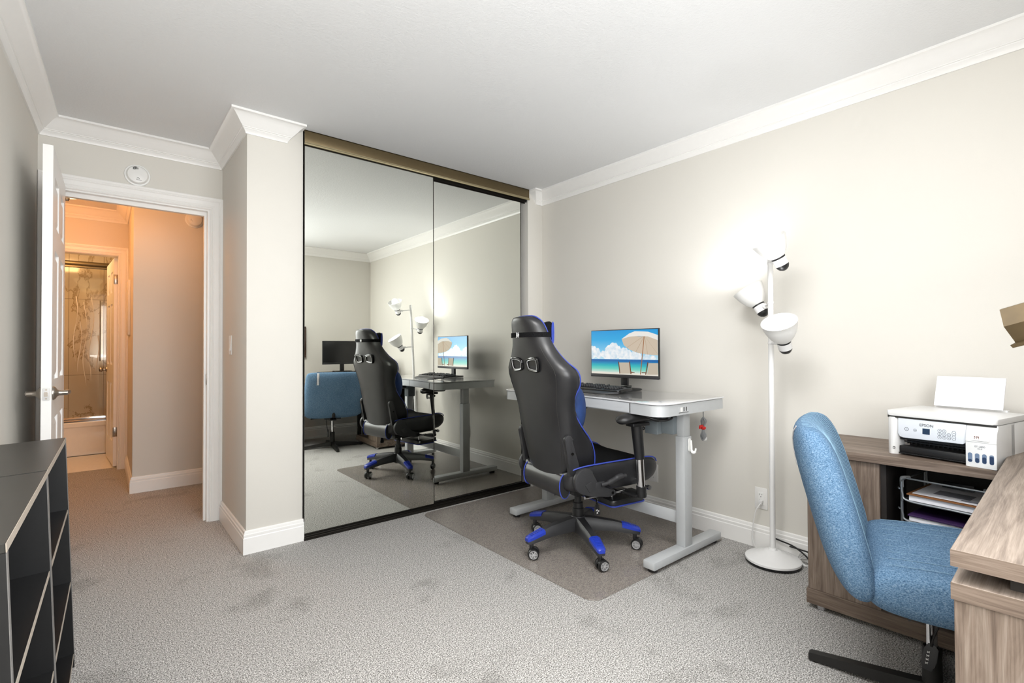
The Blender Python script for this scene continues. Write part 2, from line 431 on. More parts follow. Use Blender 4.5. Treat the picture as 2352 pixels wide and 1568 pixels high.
# bedroom door, hinged on the left jamb and swung open into the room
d1 = panel_door('door_1', .745, 2.045, .035)
d1.location = (-.172, 3.785, .022); d1.rotation_euler = (0, 0, R(-90.6))
def lever(parent, x, z, th):
    for sgn, y in ((1, 0), (-1, -th)):
        b = B(); m = along((x, y, z), (0, sgn, 0))
        b.lathe([(.031, 0), (.031, .004), (.027, .010), (.016, .016), (.012, .022), (.012, .034), (.0115, .052)], 24, m)
        b.tube(bez([(x, y + sgn * .045, z), (x - .035, y + sgn * .05, z + .002), (x - .075, y + sgn * .050, z - .004), (x - .105, y + sgn * .046, z - .002)]), [.0115] * 10 + [.010] * 10 + [.008] * 5, 12)
        o = b.done('door_lever', M['nickel'], parent); o['label'] = 'brushed nickel lever handle'
def latch(parent, W, z, th):
    b = B(); m = frame((W, -th / 2, z), (0, 1, 0), (0, 0, 1), (1, 0, 0))
    b.prism(rrect(-.0125, -.028, .0125, .028, .005), 0, .0015, m)
    b.mi = 1; b.cyl((W, -th / 2, z + .020), (W + .0022, -th / 2, z + .020), .004, n=12); b.cyl((W, -th / 2, z - .020), (W + .0022, -th / 2, z - .020), .004, n=12)
    b.prism(rrect(-.007, -.010, .006, .010, .003), 0, .009, m)
    o = b.done('latch_plate', [M['steel'], M['nickel']], parent); o['label'] = 'steel latch plate on the door edge'
lever(d1, .745 - .06, .92, .035); latch(d1, .745, .92, .035)
b = B(); b.box(.5285, YD + .008, .905, .5312, YD + .034, .975, .001); o = struct(b.done('trim_8', M['nickel']))   # strike plate
# bathroom door, hinged right, swung into the bathroom
d2 = panel_door('door_2', .70, 2.02, .035)
d2.location = (.076, 6.168, .012); d2.rotation_euler = (0, 0, R(94.2))
b = B(); m = along((.64, -.035, .92), (0, -1, 0))
b.lathe([(.028, 0), (.026, .008), (.012, .014), (.011, .03), (.02, .036), (.026, .048), (.024, .060), (.014, .066)], 20, m)
b.lathe([(.028, 0), (.026, .008), (.012, .014), (.011, .03), (.02, .036), (.026, .048), (.024, .060), (.014, .066)], 20, along((.64, 0, .92), (0, 1, 0)))
b.done('door_knob', M['nickel'], d2)
for z in (1.815, .33):
    b = B(); b.box(-.0015, -.032, z - .045, .0005, -.002, z + .045, .0008)
    b.mi = 1
    for dz, dy in ((.028, -.012), (.0, -.022), (-.028, -.012)): b.cyl((.0, dy, z + dz), (-.0025, dy, z + dz), .003, n=10)
    b.cyl((-.004, .001, z - .045), (-.004, .001, z + .045), .005, n=12)
    b.done('hinge', [M['nickel'], M['steel']], d2)

# bathtub with sliding glass doors
t = T('bathtub', 'glossy white bathtub at the far end of the bathroom beyond the hall', 'bathtub', (0, 7.09, 0))
b = B()
b.prism([(.0, 0), (.012, 0), (.012, .05), (-.0, .07), (0, .30), (-.018, .315), (-.018, .352), (-.010, .362), (.06, .362), (.06, 0)], -.95, .80, frame((0, 0, 0), (0, 1, 0), (0, 0, 1), (1, 0, 0)))
b.done('apron', M['porcelain'], t)
b = B(); b.box(-.95, .05, 0, .80, .12, .362); b.box(-.95, .45, 0, .8, .528, .362); b.box(-.95, .12, 0, .8, .45, .09); b.done('basin', M['porcelain'], t)
t = T('shower_door', 'sliding glass shower door with wavy etched lines above the white bathtub', 'shower door', (0, 7.125, 0))
b = B()
b.box(-.95, -.032, .363, .80, .032, .378); b.box(-.95, -.030, .378, .8, -.020, .405, .003); b.box(-.95, -.006, .378, .8, .004, .412, .003); b.box(-.95, .02, .378, .8, .03, .40, .003)
o = b.done('bottom_rail', M['chrome'], t); o['label'] = 'silver bottom rail'
b = B(); b.box(-.95, -.034, 2.035, .80, .034, 2.05); b.tube([(-.95, -.015, 2.075), (.8, -.015, 2.075)], .028, 16)
o = b.done('top_rail', M['bronze'], t); o['label'] = 'bronze top rail'
b = B(); b.box(-.95, -.012, .41, -.01, -.006, 2.04); b.done('glass_panel', M['glass'], t)
b = B(); b.box(-.035, .010, .41, .80, .016, 2.04); b.done('glass_panel', M['glass'], t)
for i, (x, z0, z1, ph) in enumerate(((-.235, 1.02, 1.72, 0), (-.155, .75, 1.66, 1.7), (-.10, 1.15, 1.72, .6), (-.20, .9, 1.45, 2.6), (-.055, .9, 1.3, 3.5), (-.12, .8, 1.1, .3))):
    b = B(); pts = [(x + .016 * math.sin(ph + 9 * (z0 + (z1 - z0) * k / 30)), -.0135, z0 + (z1 - z0) * k / 30) for k in range(31)]
    b.tube(pts, [.001 + .0035 * abs(math.sin(PI * k / 30 * 1.5)) for k in range(31)], 6); o = b.done('etched_wave', M['etched'], t)
b = B()
for z0, z1 in ((1.02, 1.68),): b.tube([(-.03, -.012, z0), (-.03, -.03, z0), (-.03, -.03, z1), (-.03, -.012, z1)], .006, 10)
o = b.done('pull_bar', M['chrome'], t); o['label'] = 'vertical chrome pull bar'

# hall light bowl
t = T('ceiling_light', 'glowing alabaster bowl light hanging from the hall ceiling', 'ceiling light', (-.185, 4.2, 0))
b = B(); b.lathe([(.0, 2.105), (.05, 2.110), (.10, 2.128), (.14, 2.158), (.165, 2.19), (.178, 2.222), (.172, 2.222), (.155, 2.195), (.10, 2.14), (0, 2.118)], 40); b.done('glass_bowl', M['hall_bowl'], t)
b = B(); b.lathe([(.06, CE - .002), (.06, CE - .02), (.012, CE - .03), (.012, 2.12), (.016, 2.10), (.01, 2.085), (0, 2.083)], 24); b.done('stem', M['nickel'], t)
# smoke detectors
def detector(name, label, loc, r, depth, hush):
    t = T(name, label, 'smoke detector', loc)
    m = frame((0, 0, 0), (1, 0, 0), (0, 0, 1), (0, -1, 0))
    b = B(); b.lathe([(r, 0), (r, .006), (r * .97, .009), (r * .86, .010)], 40, m); b.done('mounting_ring', M['white'], t)
    b = B(); b.lathe([(r * .86, .004), (r * .84, depth * .55), (r * .74, depth * .85), (r * .45, depth), (0, depth * 1.02)], 40, m); b.done('housing', M['white'], t)
    b = B()
    if hush:
        for i in range(-2, 3):
            for k in range(-2, 3):
                if abs(i) + abs(k) < 4: b.box(-.010 + i * .0055 - .0016, -depth * 1.0, r * .50 + k * .0048 - .0016, -.010 + i * .0055 + .0016, -depth * .8, r * .52 + k * .0048 + .0016)
        b.tube([(-.004, -depth * 1.02, -.024), (.004, -depth * 1.02, -.020), (.010, -depth * 1.02, -.028)], .0013, 6); b.tube([(-.006, -depth * 1.02, -.03), (-.004, -depth * 1.02, -.034), (.02, -depth * 1.02, -.034)], .0010, 6)
    else:
        b.tube([(-.02, -depth * .98, r * .62), (-.004, -depth * .98, r * .68)], .0022, 6); b.tube([(-.03, -depth * .98, 0), (-.026, -depth * .98, -.012), (-.018, -depth * .98, -.022)], .0012, 6); b.tube([(-.034, -depth * .98, -.012), (-.022, -depth * .98, -.014)], .001, 6)
    b.done('markings', M['slot'], t)['kind'] = 'stuff'
detector('smoke_detector', 'round white smoke detector on the wall above the open bedroom door', (.156, YD, 2.217), .066, .034, True)
detector('smoke_detector', 'round smoke detector lit orange on the hall wall seen through the doorway', (.592, 4.965, 2.243), .068, .045, False)
# wall box in the hall
t = T('wall_box', 'slim white box hanging on the hall wall corner beside the bathroom door', 'wall box', (.18, 5.62, 1.27))
b = B(); b.box(-.016, -.17, 0, 0, .17, .48, .003); b.done('body', M['white'], t)
b = B(); b.box(-.019, -.16, .01, -.016, .16, .47, .0015); b.done('lid', M['white'], t)
# light switch
t = T('light_switch', 'white rocker light switch on the side of the wall pillar by the door', 'light switch', (.617, 3.523, 1.166))
b = B(); b.box(-.005, -.036, -.060, 0, .036, .060, .003); b.done('wall_plate', M['outlet'], t)
b = B(); b.prism([(-.034, -.009), (.034, -.005), (.034, 0), (-.034, 0)], -.0165, .0165, frame((0, 0, 0), (0, 0, 1), (1, 0, 0), (0, 1, 0))); b.done('rocker', M['white'], t)
# outlets on the right wall
def outlet(name, label, y, z):
    t = T(name, label, 'wall outlet', (XR, y, z))
    b = B(); b.box(-.006, -.036, -.060, 0, .036, .060, .003); b.done('wall_plate', M['outlet'], t)
    b = B(); b.box(-.0085, -.0165, -.034, -.004, .0165, .034, .001); b.done('receptacle', M['white'], t)
    b = B()
    for s in (1, -1):
        for dy, hh in ((.006, .0042), (-.006, .0034)): b.box(-.0092, dy - .0011, s * .018 + .005 - hh, -.008, dy + .0011, s * .018 + .005 + hh)
        b.cyl((-.008, 0, s * .018 - .008), (-.0092, 0, s * .018 - .008), .0024, n=10)
    b.done('slots', M['slot'], t)
    return t
outlet('wall_outlet', 'white wall outlet with a plug in its lower socket behind the floor lamp', 1.276, .281)
t = T('wall_outlet', 'blank white wall plate low on the wall behind the gaming chair seat', 'wall outlet', (XR, 1.99, .290))
b = B(); b.box(-.006, -.036, -.060, 0, .036, .060, .003); b.done('wall_plate', M['outlet'], t)
for z in (.03, -.03):
    b = B(); b.cyl((-.005, 0, z), (-.0075, 0, z), .003, n=10); b.done('screw', M['steel'], t)

# ------------------------------------------------------------------ mirrored closet doors
def mdoor(label, x0, x1, y, z0, z1, rot=0):
    t = T('mirrored_closet_door', label, 'mirror door', ((x0 + x1) / 2, y, z0))
    w = (x1 - x0) / 2; h = z1 - z0
    b = B(); b.box(-w + .004, 0, .004, w - .004, .006, h - .004); b.done('mirror', M['mirror'], t, smooth=False)
    b = B()
    b.box(-w, -.002, 0, -w + .004, .016, h); b.box(w - .004, -.002, 0, w, .016, h); b.box(-w, -.002, h - .004, w, .016, h); b.box(-w, -.002, 0, w, .016, .005)
    b.done('frame', M['dark_metal'], t, smooth=False)
    b = B()
    for s in (-1, 1): b.cyl((s * (w - .12), .010, .006), (s * (w - .12), .018, .006), .012, n=16)
    b.done('roller', M['dark'], t)
mdoor('left mirrored sliding closet door, in front, reaching to the wall pillar', .9245, 1.818, 3.076, .034, 2.368)
mdoor('right mirrored sliding closet door, the rear one beside the standing desk', 1.775, 2.660, 3.100, .042, 2.350)
t = T('sliding_door_track', 'bronze overhead track of the mirrored closet doors along the ceiling', 'door track', (1.823, 3.062, 0))
b = B(); b.box(-.899, 0, 2.380, .899, .004, CE - .001, .001); b.box(-.899, 0, CE - .006, .899, .06, CE - .001); o = b.done('fascia', M['bronze'], t)
b = B(); b.tube([(-.899, .001, 2.374), (.899, .001, 2.374)], .007, 8); b.box(-.899, -.004, 2.378, .899, .004, 2.384); o = b.done('lip', M['bronze_light'], t)
b = B(); b.box(-.899, .006, 2.372, .899, .010, 2.45); b.box(-.899, .030, 2.362, .899, .033, 2.45); b.box(-.899, .034, 2.356, .899, .036, 2.366); b.box(-.899, .056, 2.352, .899, .060, 2.45); o = b.done('channel', M['dark_metal'], t, smooth=False)
t = T('sliding_door_track', 'dark metal floor track of the mirrored closet doors on the carpet', 'door track', (1.823, 3.062, 0))
b = B(); b.box(-.899, 0, .0, .899, .075, .010); b.box(-.899, 0, .010, .899, .004, .018, .001)
for y in (.020, .044, .070): b.box(-.899, y - .002, .010, .899, y + .002, .024, .001)
b.done('rail', M['dark_metal'], t)
# ------------------------------------------------------------------ chair mat
t = B(); t.prism(rrect(1.69, 1.48, 2.868, 3.03, .06, 8), .0, .0035, bv=.001, seg=1)
mat = t.done('chair_mat', M['mat']); mat.location.z = .001
tag(mat, 'translucent rectangular plastic chair mat under the gaming chair and standing desk', 'floor mat')

# ------------------------------------------------------------------ standing desk
DY, DZ = 2.035, .860
desk = T('standing_desk', 'grey glass topped standing desk with T shaped legs against the right wall', 'desk', (2.45, DY, 0))
def top_outline(inset=0, r=.07):
    x0, x1, y0, y1 = -.335 + inset, .262 - inset, -.628 + inset, .628 - inset
    pts = []
    for i in range(9):     # front right corner (y0)
        a = R(180 + 90 * i / 8); pts.append((x0 + r + r * math.cos(a), y0 + r + r * math.sin(a)))
    pts += [(x1, y0), (x1, y1)]
    for i in range(9):
        a = R(90 + 90 * i / 8); pts.append((x0 + r + r * math.cos(a), y1 - r + r * math.sin(a)))
    for i in range(1, 24):   # shallow concave front edge
        u = 1 - i / 12; y = (y1 - r) * u; pts.append((x0 + .062 * (1 - u * u) ** 1.0, y))
    return pts
b = B(); b.prism(top_outline(-.006), DZ - .008, DZ, bv=.002); o = b.done('glass_top', M['desk_glass'], desk)
b = B(); b.prism(top_outline(), DZ - .067, DZ - .011); b.prism(top_outline(.012), DZ - .012, DZ - .007); o = b.done('frame', M['desk_grey'], desk)
# drawer fronts follow the front edge
def front_x(y):
    u = y / .558; return -.335 + .062 * max(0, 1 - u * u)
for y0, y1 in ((-.4125, -.0025), (.0025, .4125)):
    b = B(); ys = [y0 + (y1 - y0) * k / 12 for k in range(13)]
    b.loft([[(front_x(y) - .004, y, DZ - .062), (front_x(y) - .004, y, DZ - .014), (front_x(y) + .03, y, DZ - .014), (front_x(y) + .03, y, DZ - .062)] for y in ys])
    b.done('drawer', M['desk_drawer'], desk)
for y in (-.415, 0, .415):
    b = B(); b.box(front_x(y) - .0012, y - .0028, DZ - .063, front_x(y) + .02, y + .0028, DZ - .013); b.done('drawer_gap', M['slot'], desk, smooth=False)
for s in (-1, 1):
    y = s * .537
    b = B(); b.box(-.033, y - .027, .062, .040, y + .027, .655, .003); b.done('leg', M['desk_grey'], desk)
    b = B(); b.box(-.028, y - .022, .655, .034, y + .022, DZ - .066, .003)
    b.mi = 1
    for dx in (-.012, .014): b.cyl((dx, y - .0225, DZ - .082), (dx, y - .0245, DZ - .082), .0035, n=10)
    b.done('inner_leg', [M['desk_grey'], M['silver']], desk)
    b = B(); b.box(-.325, y - .034, .022, .338, y + .034, .062, .004); f = b.done('foot', M['desk_grey'], desk)
    for x in (-.29, .30):
        b = B(); b.lathe([(.024, 0), (.026, .004), (.026, .014), (.008, .016), (.008, .024)], 16, MX.Translation((x, y, .0045))); b.done('levelling_pad', M['black'], f)
b = B(); b.box(-.006, -.51, .172, .006, .51, .238, .002); b.done('crossbar', M['desk_grey'], desk)
b = B(); b.box(-.10, -.44, DZ - .20, -.025, -.36, DZ - .068, .004); b.box(-.06, -.515, DZ - .195, .02, -.44, DZ - .10, .004); o = b.done('motor_housing', M['motor'], desk)
b = B(); b.box(-.02, -.36, DZ - .085, .03, .51, DZ - .066, .002); b.done('beam', M['desk_grey'], desk)
b = B()
b.tube(bez([(-.22, -.40, DZ - .07), (-.23, -.46, DZ - .085), (-.20, -.50, DZ - .10), (-.15, -.53, DZ - .10), (-.12, -.52, DZ - .08), (-.13, -.47, DZ - .072)]), .006, 8)
b.tube(bez([(-.20, -.36, DZ - .07), (-.21, -.44, DZ - .092), (-.19, -.52, DZ - .106), (-.14, -.555, DZ - .096), (-.13, -.55, DZ - .07)]), .005, 8)
b.tube(bez([(-.18, -.41, DZ - .07), (-.19, -.47, DZ - .10), (-.17, -.50, DZ - .11)]), .008, 8)
b.done('wiring', M['black'], desk)
b = B(); yf = -.6285      # port panel on the right side
b.box(-.185, yf - .0008, DZ - .053, -.10, yf + .002, DZ - .024)
b.mi = 1
for x in (-.140, -.118): b.box(x - .0035, yf - .0014, DZ - .049, x + .0035, yf, DZ - .028)
b.mi = 2; b.box(-.172, yf - .0014, DZ - .050, -.154, yf, DZ - .028); b.mi = 1; b.box(-.187, yf - .0012, DZ - .0555, -.098, yf, DZ - .0535)
b.done('usb_ports', [M['desk_grey'], M['slot'], M['white']], desk)

# white adhesive hook on the right leg
hk = T('adhesive_hook', 'white plastic hook stuck on the right leg of the standing desk', 'hook', (2.461, DY - .567, .61))
b = B(); b.prism(rrect(-.012, -.036, .012, .036, .011), 0, .004, frame((0, 0, 0), (1, 0, 0), (0, 0, 1), (0, -1, 0)), .001); b.done('backplate', M['white'], hk)
b = B(); b.tube(bez([(0, -.010, .026), (0, -.012, 0), (0, -.014, -.03), (.004, -.022, -.040), (.009, -.030, -.032), (.010, -.033, -.016)]), [.006] * 16 + [.0075] * 16 + [.005] * 9, 10); b.done('prong', M['white'], hk)
# bundle of grey cord with a red tie
cb = T('cord_bundle', 'bundled grey power cord with a red tie hanging under the desk end', 'power cord', (2.665, DY - .535, .60))
b = B(); random.seed(3)
b.tube([(0, 0, .195), (.001, 0, .14)], .003, 8)
for k in range(6):
    a = k * 1.05; w = .009 + .003 * (k % 3)
    b.tube(bez([(0, 0, .14), (w * math.cos(a) + .004, w * math.sin(a), .115), (.005 * math.cos(a), .005 * math.sin(a), .075), (w * math.cos(a + .6), w * math.sin(a + .6), .03), (.004 * math.cos(a), .004, .004), (-w * math.cos(a), -w * math.sin(a), .03), (-.005 * math.cos(a), 0, .072), (-w * .9 * math.cos(a), w * math.sin(a), .112), (0, 0, .138)], 6), .0024, 7)
b.done('cord', M['cord_grey'], cb)
b = B(); b.sphere((0, 0, .076), .015, 1, 1, .75, 14, 8); b.box(-.008, -.006, .082, -.040, .003, .096, .002); b.box(-.036, -.006, .075, -.046, .002, .09, .002); o = b.done('hook_and_loop_tie', M['red'], cb); o['label'] = 'red tie'
b = B(); b.box(.006, -.006, .002, .030, .006, .020, .003); b.box(.026, -.001, .006, .040, .001, .010); b.box(.026, -.001, .013, .040, .001, .017); b.done('plug', M['cord_white'], cb)

# ------------------------------------------------------------------ monitors
def monitor_body(t, w, h, z0, stand_h, mats):
    """local: screen faces -X"""
    b = B(); b.box(-.004, -w / 2, z0, .012, w / 2, z0 + h, .002); b.box(.010, -w * .36, z0 + .05, .034, w * .36, z0 + h * .72, .010); b.done('housing', mats[0], t)
    b = B(); b.box(-.0065, -w / 2 - .001, z0 - .001, -.003, w / 2 + .001, z0 + .021, .001); ch = b.done('chin', mats[1], t)
    b = B(); b.box(.006, -.026, .008, .026, .026, z0 + .09, .003); b.done('stand_post', mats[0], t)
    b = B(); b.prism(rrect(-.085, -.115, .085, .115, .06, 8), 0, .010, bv=.003); b.done('stand_base', mats[0], t)
MZ = DZ + .001
mon = T('monitor', 'black framed monitor showing a sunny beach on the standing desk', 'monitor', (2.655, 2.058, MZ), (0, 0, R(.8)))
W, H, z0 = .545, .320, .080
monitor_body(mon, W, H, z0, .08, (M['black'], M['dark']))
# the picture on the screen: emissive shapes in the plane of the panel
def picture():
    g = {}
    m = N('screen_sky'); sx = m.n('ShaderNodeSeparateXYZ'); m.l(m.co(), sx.inputs[0])
    mr = m.n('ShaderNodeMapRange'); mr.inputs['From Min'].default_value = z0 + .13; mr.inputs['From Max'].default_value = z0 + H; m.l(sx.outputs['Z'], mr.inputs[0])
    sky = m.ramp(mr.outputs[0], [(0, '#BFE6F6'), (.3, '#7CCBF2'), (.65, '#2DAFEA'), (1, '#1B9CE2')])
    m.set('#000000', .3); m.l(sky, m.p.inputs['Emission Color']); m.p.inputs['Emission Strength'].default_value = .84; g['sky'] = m.m
    m = N('screen_sea'); sx = m.n('ShaderNodeSeparateXYZ'); m.l(m.co(), sx.inputs[0])
    mr = m.n('ShaderNodeMapRange'); mr.inputs['From Min'].default_value = z0 + .021; mr.inputs['From Max'].default_value = z0 + .115; m.l(sx.outputs['Z'], mr.inputs[0])
    a = m.n('ShaderNodeMath'); a.operation = 'MULTIPLY_ADD'; a.inputs[1].default_value = .10; m.l(m.noise(40, 2, .5, m.co((.2, .2, 2))), a.inputs[0])
    m.l(mr.outputs[0], a.inputs[2])
    sea = m.ramp(a.outputs[0], [(.02, '#F2EBDC'), (.16, '#F4F0E4'), (.24, '#C9E8DC'), (.42, '#7ADCCB'), (.65, '#35C4C8'), (.88, '#2090C6'), (1, '#1F6FB6')])
    m.set('#000000', .3); m.l(sea, m.p.inputs['Emission Color']); m.p.inputs['Emission Strength'].default_value = .80; g['sea'] = m.m
    m = N('screen_cloud'); c = m.ramp(m.noise(28, 4, .6), [(.35, '#CFE4F2'), (.6, '#FFFFFF')]); m.set('#000000', .3); m.l(c, m.p.inputs['Emission Color']); m.p.inputs['Emission Strength'].default_value = .84; g['cloud'] = m.m
    for k, c in (('canopy', '#FBF8F2'), ('under', '#DCCBB6'), ('rib', '#C6AE94'), ('pole', '#A9724A'), ('chair', '#CFC3B0'), ('wood', '#7A4A2E')): g[k] = emis('screen_' + k, c, .80)
    return g
g = picture(); keys = list(g)
b = B()
def P2(u, v, lay): return (-.0045 - lay * .0003, W / 2 - .004 - u * (W - .008), z0 + .021 + v * (H - .026))   # u from the left as seen, v up
def pol(k, pts, lay): b.mi = keys.index(k); b.poly([P2(u, v, lay) for u, v in pts])
pol('sky', [(0, .34), (1, .34), (1, 1), (0, 1)], 0)
pol('sea', [(0, 0), (1, 0), (1, .34), (0, .34)], 0)
random.seed(11)
def puff(cx, cy, r, lay):
    n = 18; pol('cloud', [(min(1, max(0, cx + r * math.cos(2 * PI * i / n) * (1 + .08 * math.sin(5 * i)))), max(.345, cy + r * 1.55 * math.sin(2 * PI * i / n) * (1 + .1 * math.cos(4 * i)))) for i in range(n)], lay)
L = 1
for cx, cy, r in ((.02, .54, .075), (.08, .50, .07), (.02, .44, .06), (.12, .43, .05), (.20, .46, .05), (.25, .42, .06), (.30, .55, .075), (.36, .60, .08), (.41, .54, .075), (.46, .47, .075), (.36, .45, .085), (.52, .50, .07), (.57, .46, .065), (.50, .40, .07), (.66, .44, .055), (.72, .40, .06), (.62, .38, .06), (.85, .38, .05), (.30, .38, .07), (.93, .375, .04)):
    puff(cx, cy, r, L); L += .12
L = 4.2
pol('under', [(.485, .80), (.52, .66), (.60, .56), (.72, .49), (.85, .455), (1, .44), (1, .80), (.86, .85), (.60, .86)], L)
for u, v in ((.56, .60), (.69, .50), (.86, .455), (.995, .46)): pol('rib', [(.815, .865), (.82, .86), (u + .004, v), (u - .002, v + .004)], L + .2)
pol('canopy', [(.485, .80), (.60, .92), (.68, .965), (.80, .955), (.87, .945), (1, .87), (1, .76), (.92, .81), (.865, .845), (.74, .86), (.61, .85)], L + .3)
pol('pole', [(.808, .84), (.818, .845), (.765, .02), (.752, .02)], L + .5)
for u0, u1, d in ((.435, .60, 0), (.86, 1.0, 1)):
    pol('chair', [(u0 + .01, .27), (u1, .275), (u1 + (.015 if not d else -.0), .03), (u0 + (.03 if not d else -.01), .02)], L + .6)
    pol('wood', [(u0 - .004, .29), (u0 + .010, .29), (u0 + .028 - .05 * d, .02), (u0 + .014 - .05 * d, .02)], L + .7)
    if not d: pol('wood', [(u1 - .006, .295), (u1 + .008, .295), (u1 + .03, .02), (u1 + .014, .02)], L + .7); pol('wood', [(u1 + .02, .075), (u1 + .075, .06), (u1 + .075, .045), (u1 + .02, .05)], L + .7)
    else: pol('wood', [(u0 - .085, .07), (u0 - .02, .07), (u0 - .02, .05), (u0 - .085, .05)], L + .7)
o = b.done('screen', [g[k] for k in keys], mon, smooth=False); o['label'] = 'lit screen with a beach, parasol and two deck chairs'

# ------------------------------------------------------------------ keyboard
kb = T('keyboard', 'black gaming keyboard with wrist rest on the standing desk', 'keyboard', (2.43, 2.105, MZ + .0065), (0, 0, R(-2)))
b = B(); a = .17   # local: front towards -X, tilt rising to +X
tilt = MX.Rotation(R(-5), 4, 'Y')
b.prism([(-.075, -.235), (-.068, -.243), (.055, -.243), (.085, -.215), (.085, .215), (.055, .243), (-.068, .243), (-.075, .235)], .003, .017, MX.Translation((.01, 0, .006)) @ tilt, .003)
b.done('case', M['black'], kb)
b = B(); b.prism([(-.145, -.18), (-.155, -.14), (-.155, .14), (-.145, .18), (-.072, .243), (-.060, .243), (-.060, -.243), (-.072, -.243)], .001, .011, MX.Translation((.004, 0, 0)) @ MX.Rotation(R(-3), 4, 'Y'), .003); b.done('wrist_rest', M['dark'], kb)
b = B(); b.box(-.0065, -.0065, 0, .0065, .0065, .009, .0018, 1); key = b.done('keycap', M['dark'], kb)
tm = MX.Translation((.01, 0, .006)) @ tilt
first = True; cnt = 0
for r_ in range(6):
    for c_ in range(21):
        y = .222 - c_ * .0212
        if c_ in (15,) or (r_ == 0 and 5 < c_ < 12) or (c_ > 15 and r_ == 5) or (r_ == 2 and 11 < c_ < 14): continue
        if (c_ in (3, 7, 12) and r_ in (0, 5)) or (c_ > 17 and r_ in (4,)): continue
        k = key if first else key.copy()
        if not first: C.objects.link(k)
        first = False; cnt += 1
        k.matrix_local = tm @ MX.Translation((-.050 + r_ * .0205 + (.006 if r_ == 5 else 0), y, .0175))
        if cnt >= 98: break
b = B(); b.prism([(.045, -.243), (.088, -.215), (.088, -.150), (.07, -.145), (.06, -.20)], .016, .026, tm, .002); b.box(-.06, -.248, .004, .05, -.242, .02, .002, M=tm); b.done('side_wing', M['black_gloss'], kb)
# ------------------------------------------------------------------ floor lamp with three bell shades
LB, LT = V((2.735, 1.152, 0)), V((2.672, 1.122, 1.622))
lamp = T('floor_lamp', 'white three-headed floor lamp between the two desks', 'floor lamp', (LB.x, LB.y, 0))
b = B(); b.lathe([(.118, .0), (.132, .003), (.134, .012), (.130, .013)], 48); o = b.done('rubber_ring', M['black'], lamp)
b = B(); b.lathe([(.128, .012), (.134, .016), (.134, .026), (.124, .032), (.112, .034), (.102, .040), (.090, .042), (.080, .049), (.068, .051), (.058, .058), (.046, .060), (.036, .068), (.022, .070), (.018, .080), (.0, .082)], 48); b.done('base', M['white_metal'], lamp)
b = B(); b.tube([(0, 0, .06), tuple(LT - LB)], .0135, 20)
b.lathe([(.0135, 0), (.0145, .002), (.012, .008), (0, .009)], 20, MX.Translation(LT - LB)); b.done('pole', M['white_metal'], lamp)
def head(open_c, cap_e, joint, dim, rest=None):
    oc, ce = V(open_c) - LB, V(cap_e) - LB
    d = (oc - ce).normalized(); L = (oc - ce).length
    m = along(ce, d)
    b = B()
    b.lathe([(.030, .062), (.042, .072), (.056, .092), (.068, .118), (.076, .145), (.080, L - .002), (.0815, L), (.078, L), (.072, .143), (.062, .115), (.048, .090), (.034, .074), (.0, .070)], 36, m)
    sh = b.done('shade', M['white'], lamp)
    b = B(); b.lathe([(.0, .020), (.0315, .020), (.0315, .056), (.0, .056)], 28, m); b.done('socket', M['white_metal'], lamp)
    b = B(); b.lathe([(.0, .0555), (.0318, .0555), (.033, .059), (.0318, .0635), (.0, .064)], 28, m)
    b.lathe([(.0, -.012), (.010, -.010), (.022, -.002), (.029, .010), (.0312, .020), (.0, .021)], 28, m); o = b.done('socket_cap', M['black'], lamp); o['label'] = 'black cap and ring'
    b = B(); b.lathe([(.018, .066), (.022, .085), (.040, .112), (.047, .13), (.044, .138), (.0, .144)], 24, m); b.done('bulb', M['bulb_dim'] if dim else M['bulb'], lamp)
    j = V(joint) - LB; pj = (LT - LB) * (j.z / (LT - LB).z)
    e = ce + d * .040
    b = B(); q = (e - pj).normalized()
    b.tube(bez([pj, pj + q * .03, e - q * .048, e - q * .028], 5), .0055, 10); b.sphere(tuple(e - q * .040), .011); b.sphere(tuple(pj), .0155, 1, 1, .9)
    b.tube([e - q * .050 + V((0, 0, .012)), e - q * .050 - V((0, 0, .014))], .004, 8); b.done('swivel_arm', M['white_metal'], lamp)
    return oc + LB, d
heads = [head((2.507, 1.062, 1.665), (2.578, 1.018, 1.527), (2.66, 1.12, 1.575), True),
         head((2.731, 1.268, 1.459), (2.752, 1.188, 1.316), (2.68, 1.13, 1.37), False),
         head((2.522, 1.022, 1.262), (2.622, 1.030, 1.118), (2.69, 1.135, 1.16), False)]
def spot(loc, d, power, col=(1, 1, 1), size=150, rad=.035):
    l = bpy.data.lights.new('lamp_bulb_light', 'SPOT'); l.energy = power; l.color = col; l.spot_size = R(size); l.spot_blend = .6; l.shadow_soft_size = rad
    o = bpy.data.objects.new('lamp_bulb_light', l); C.objects.link(o); o.location = loc
    o.rotation_euler = V(d).to_track_quat('-Z', 'Y').to_euler(); return o
for (p, d), pw in zip(heads, (.3, 5.0, 2.0)): spot(p + d * .002, d, pw)
# power cord from the outlet down to the base
b = B()
b.tube(bez([(2.872, 1.270, .262), (2.850, 1.272, .250), (2.835, 1.285, .215), (2.835, 1.30, .14), (2.835, 1.305, .06), (2.832, 1.285, .016), (2.825, 1.25, .006), (2.80, 1.215, .006)]), .0028, 8)
b.box(2.860, 1.262, .253, 2.8815, 1.280, .274, .003)
o = b.done('lamp_cord', M['cord_white'], lamp); o.matrix_parent_inverse = MX.Translation(-LB); o['label'] = 'white power cord plugged into the wall outlet'
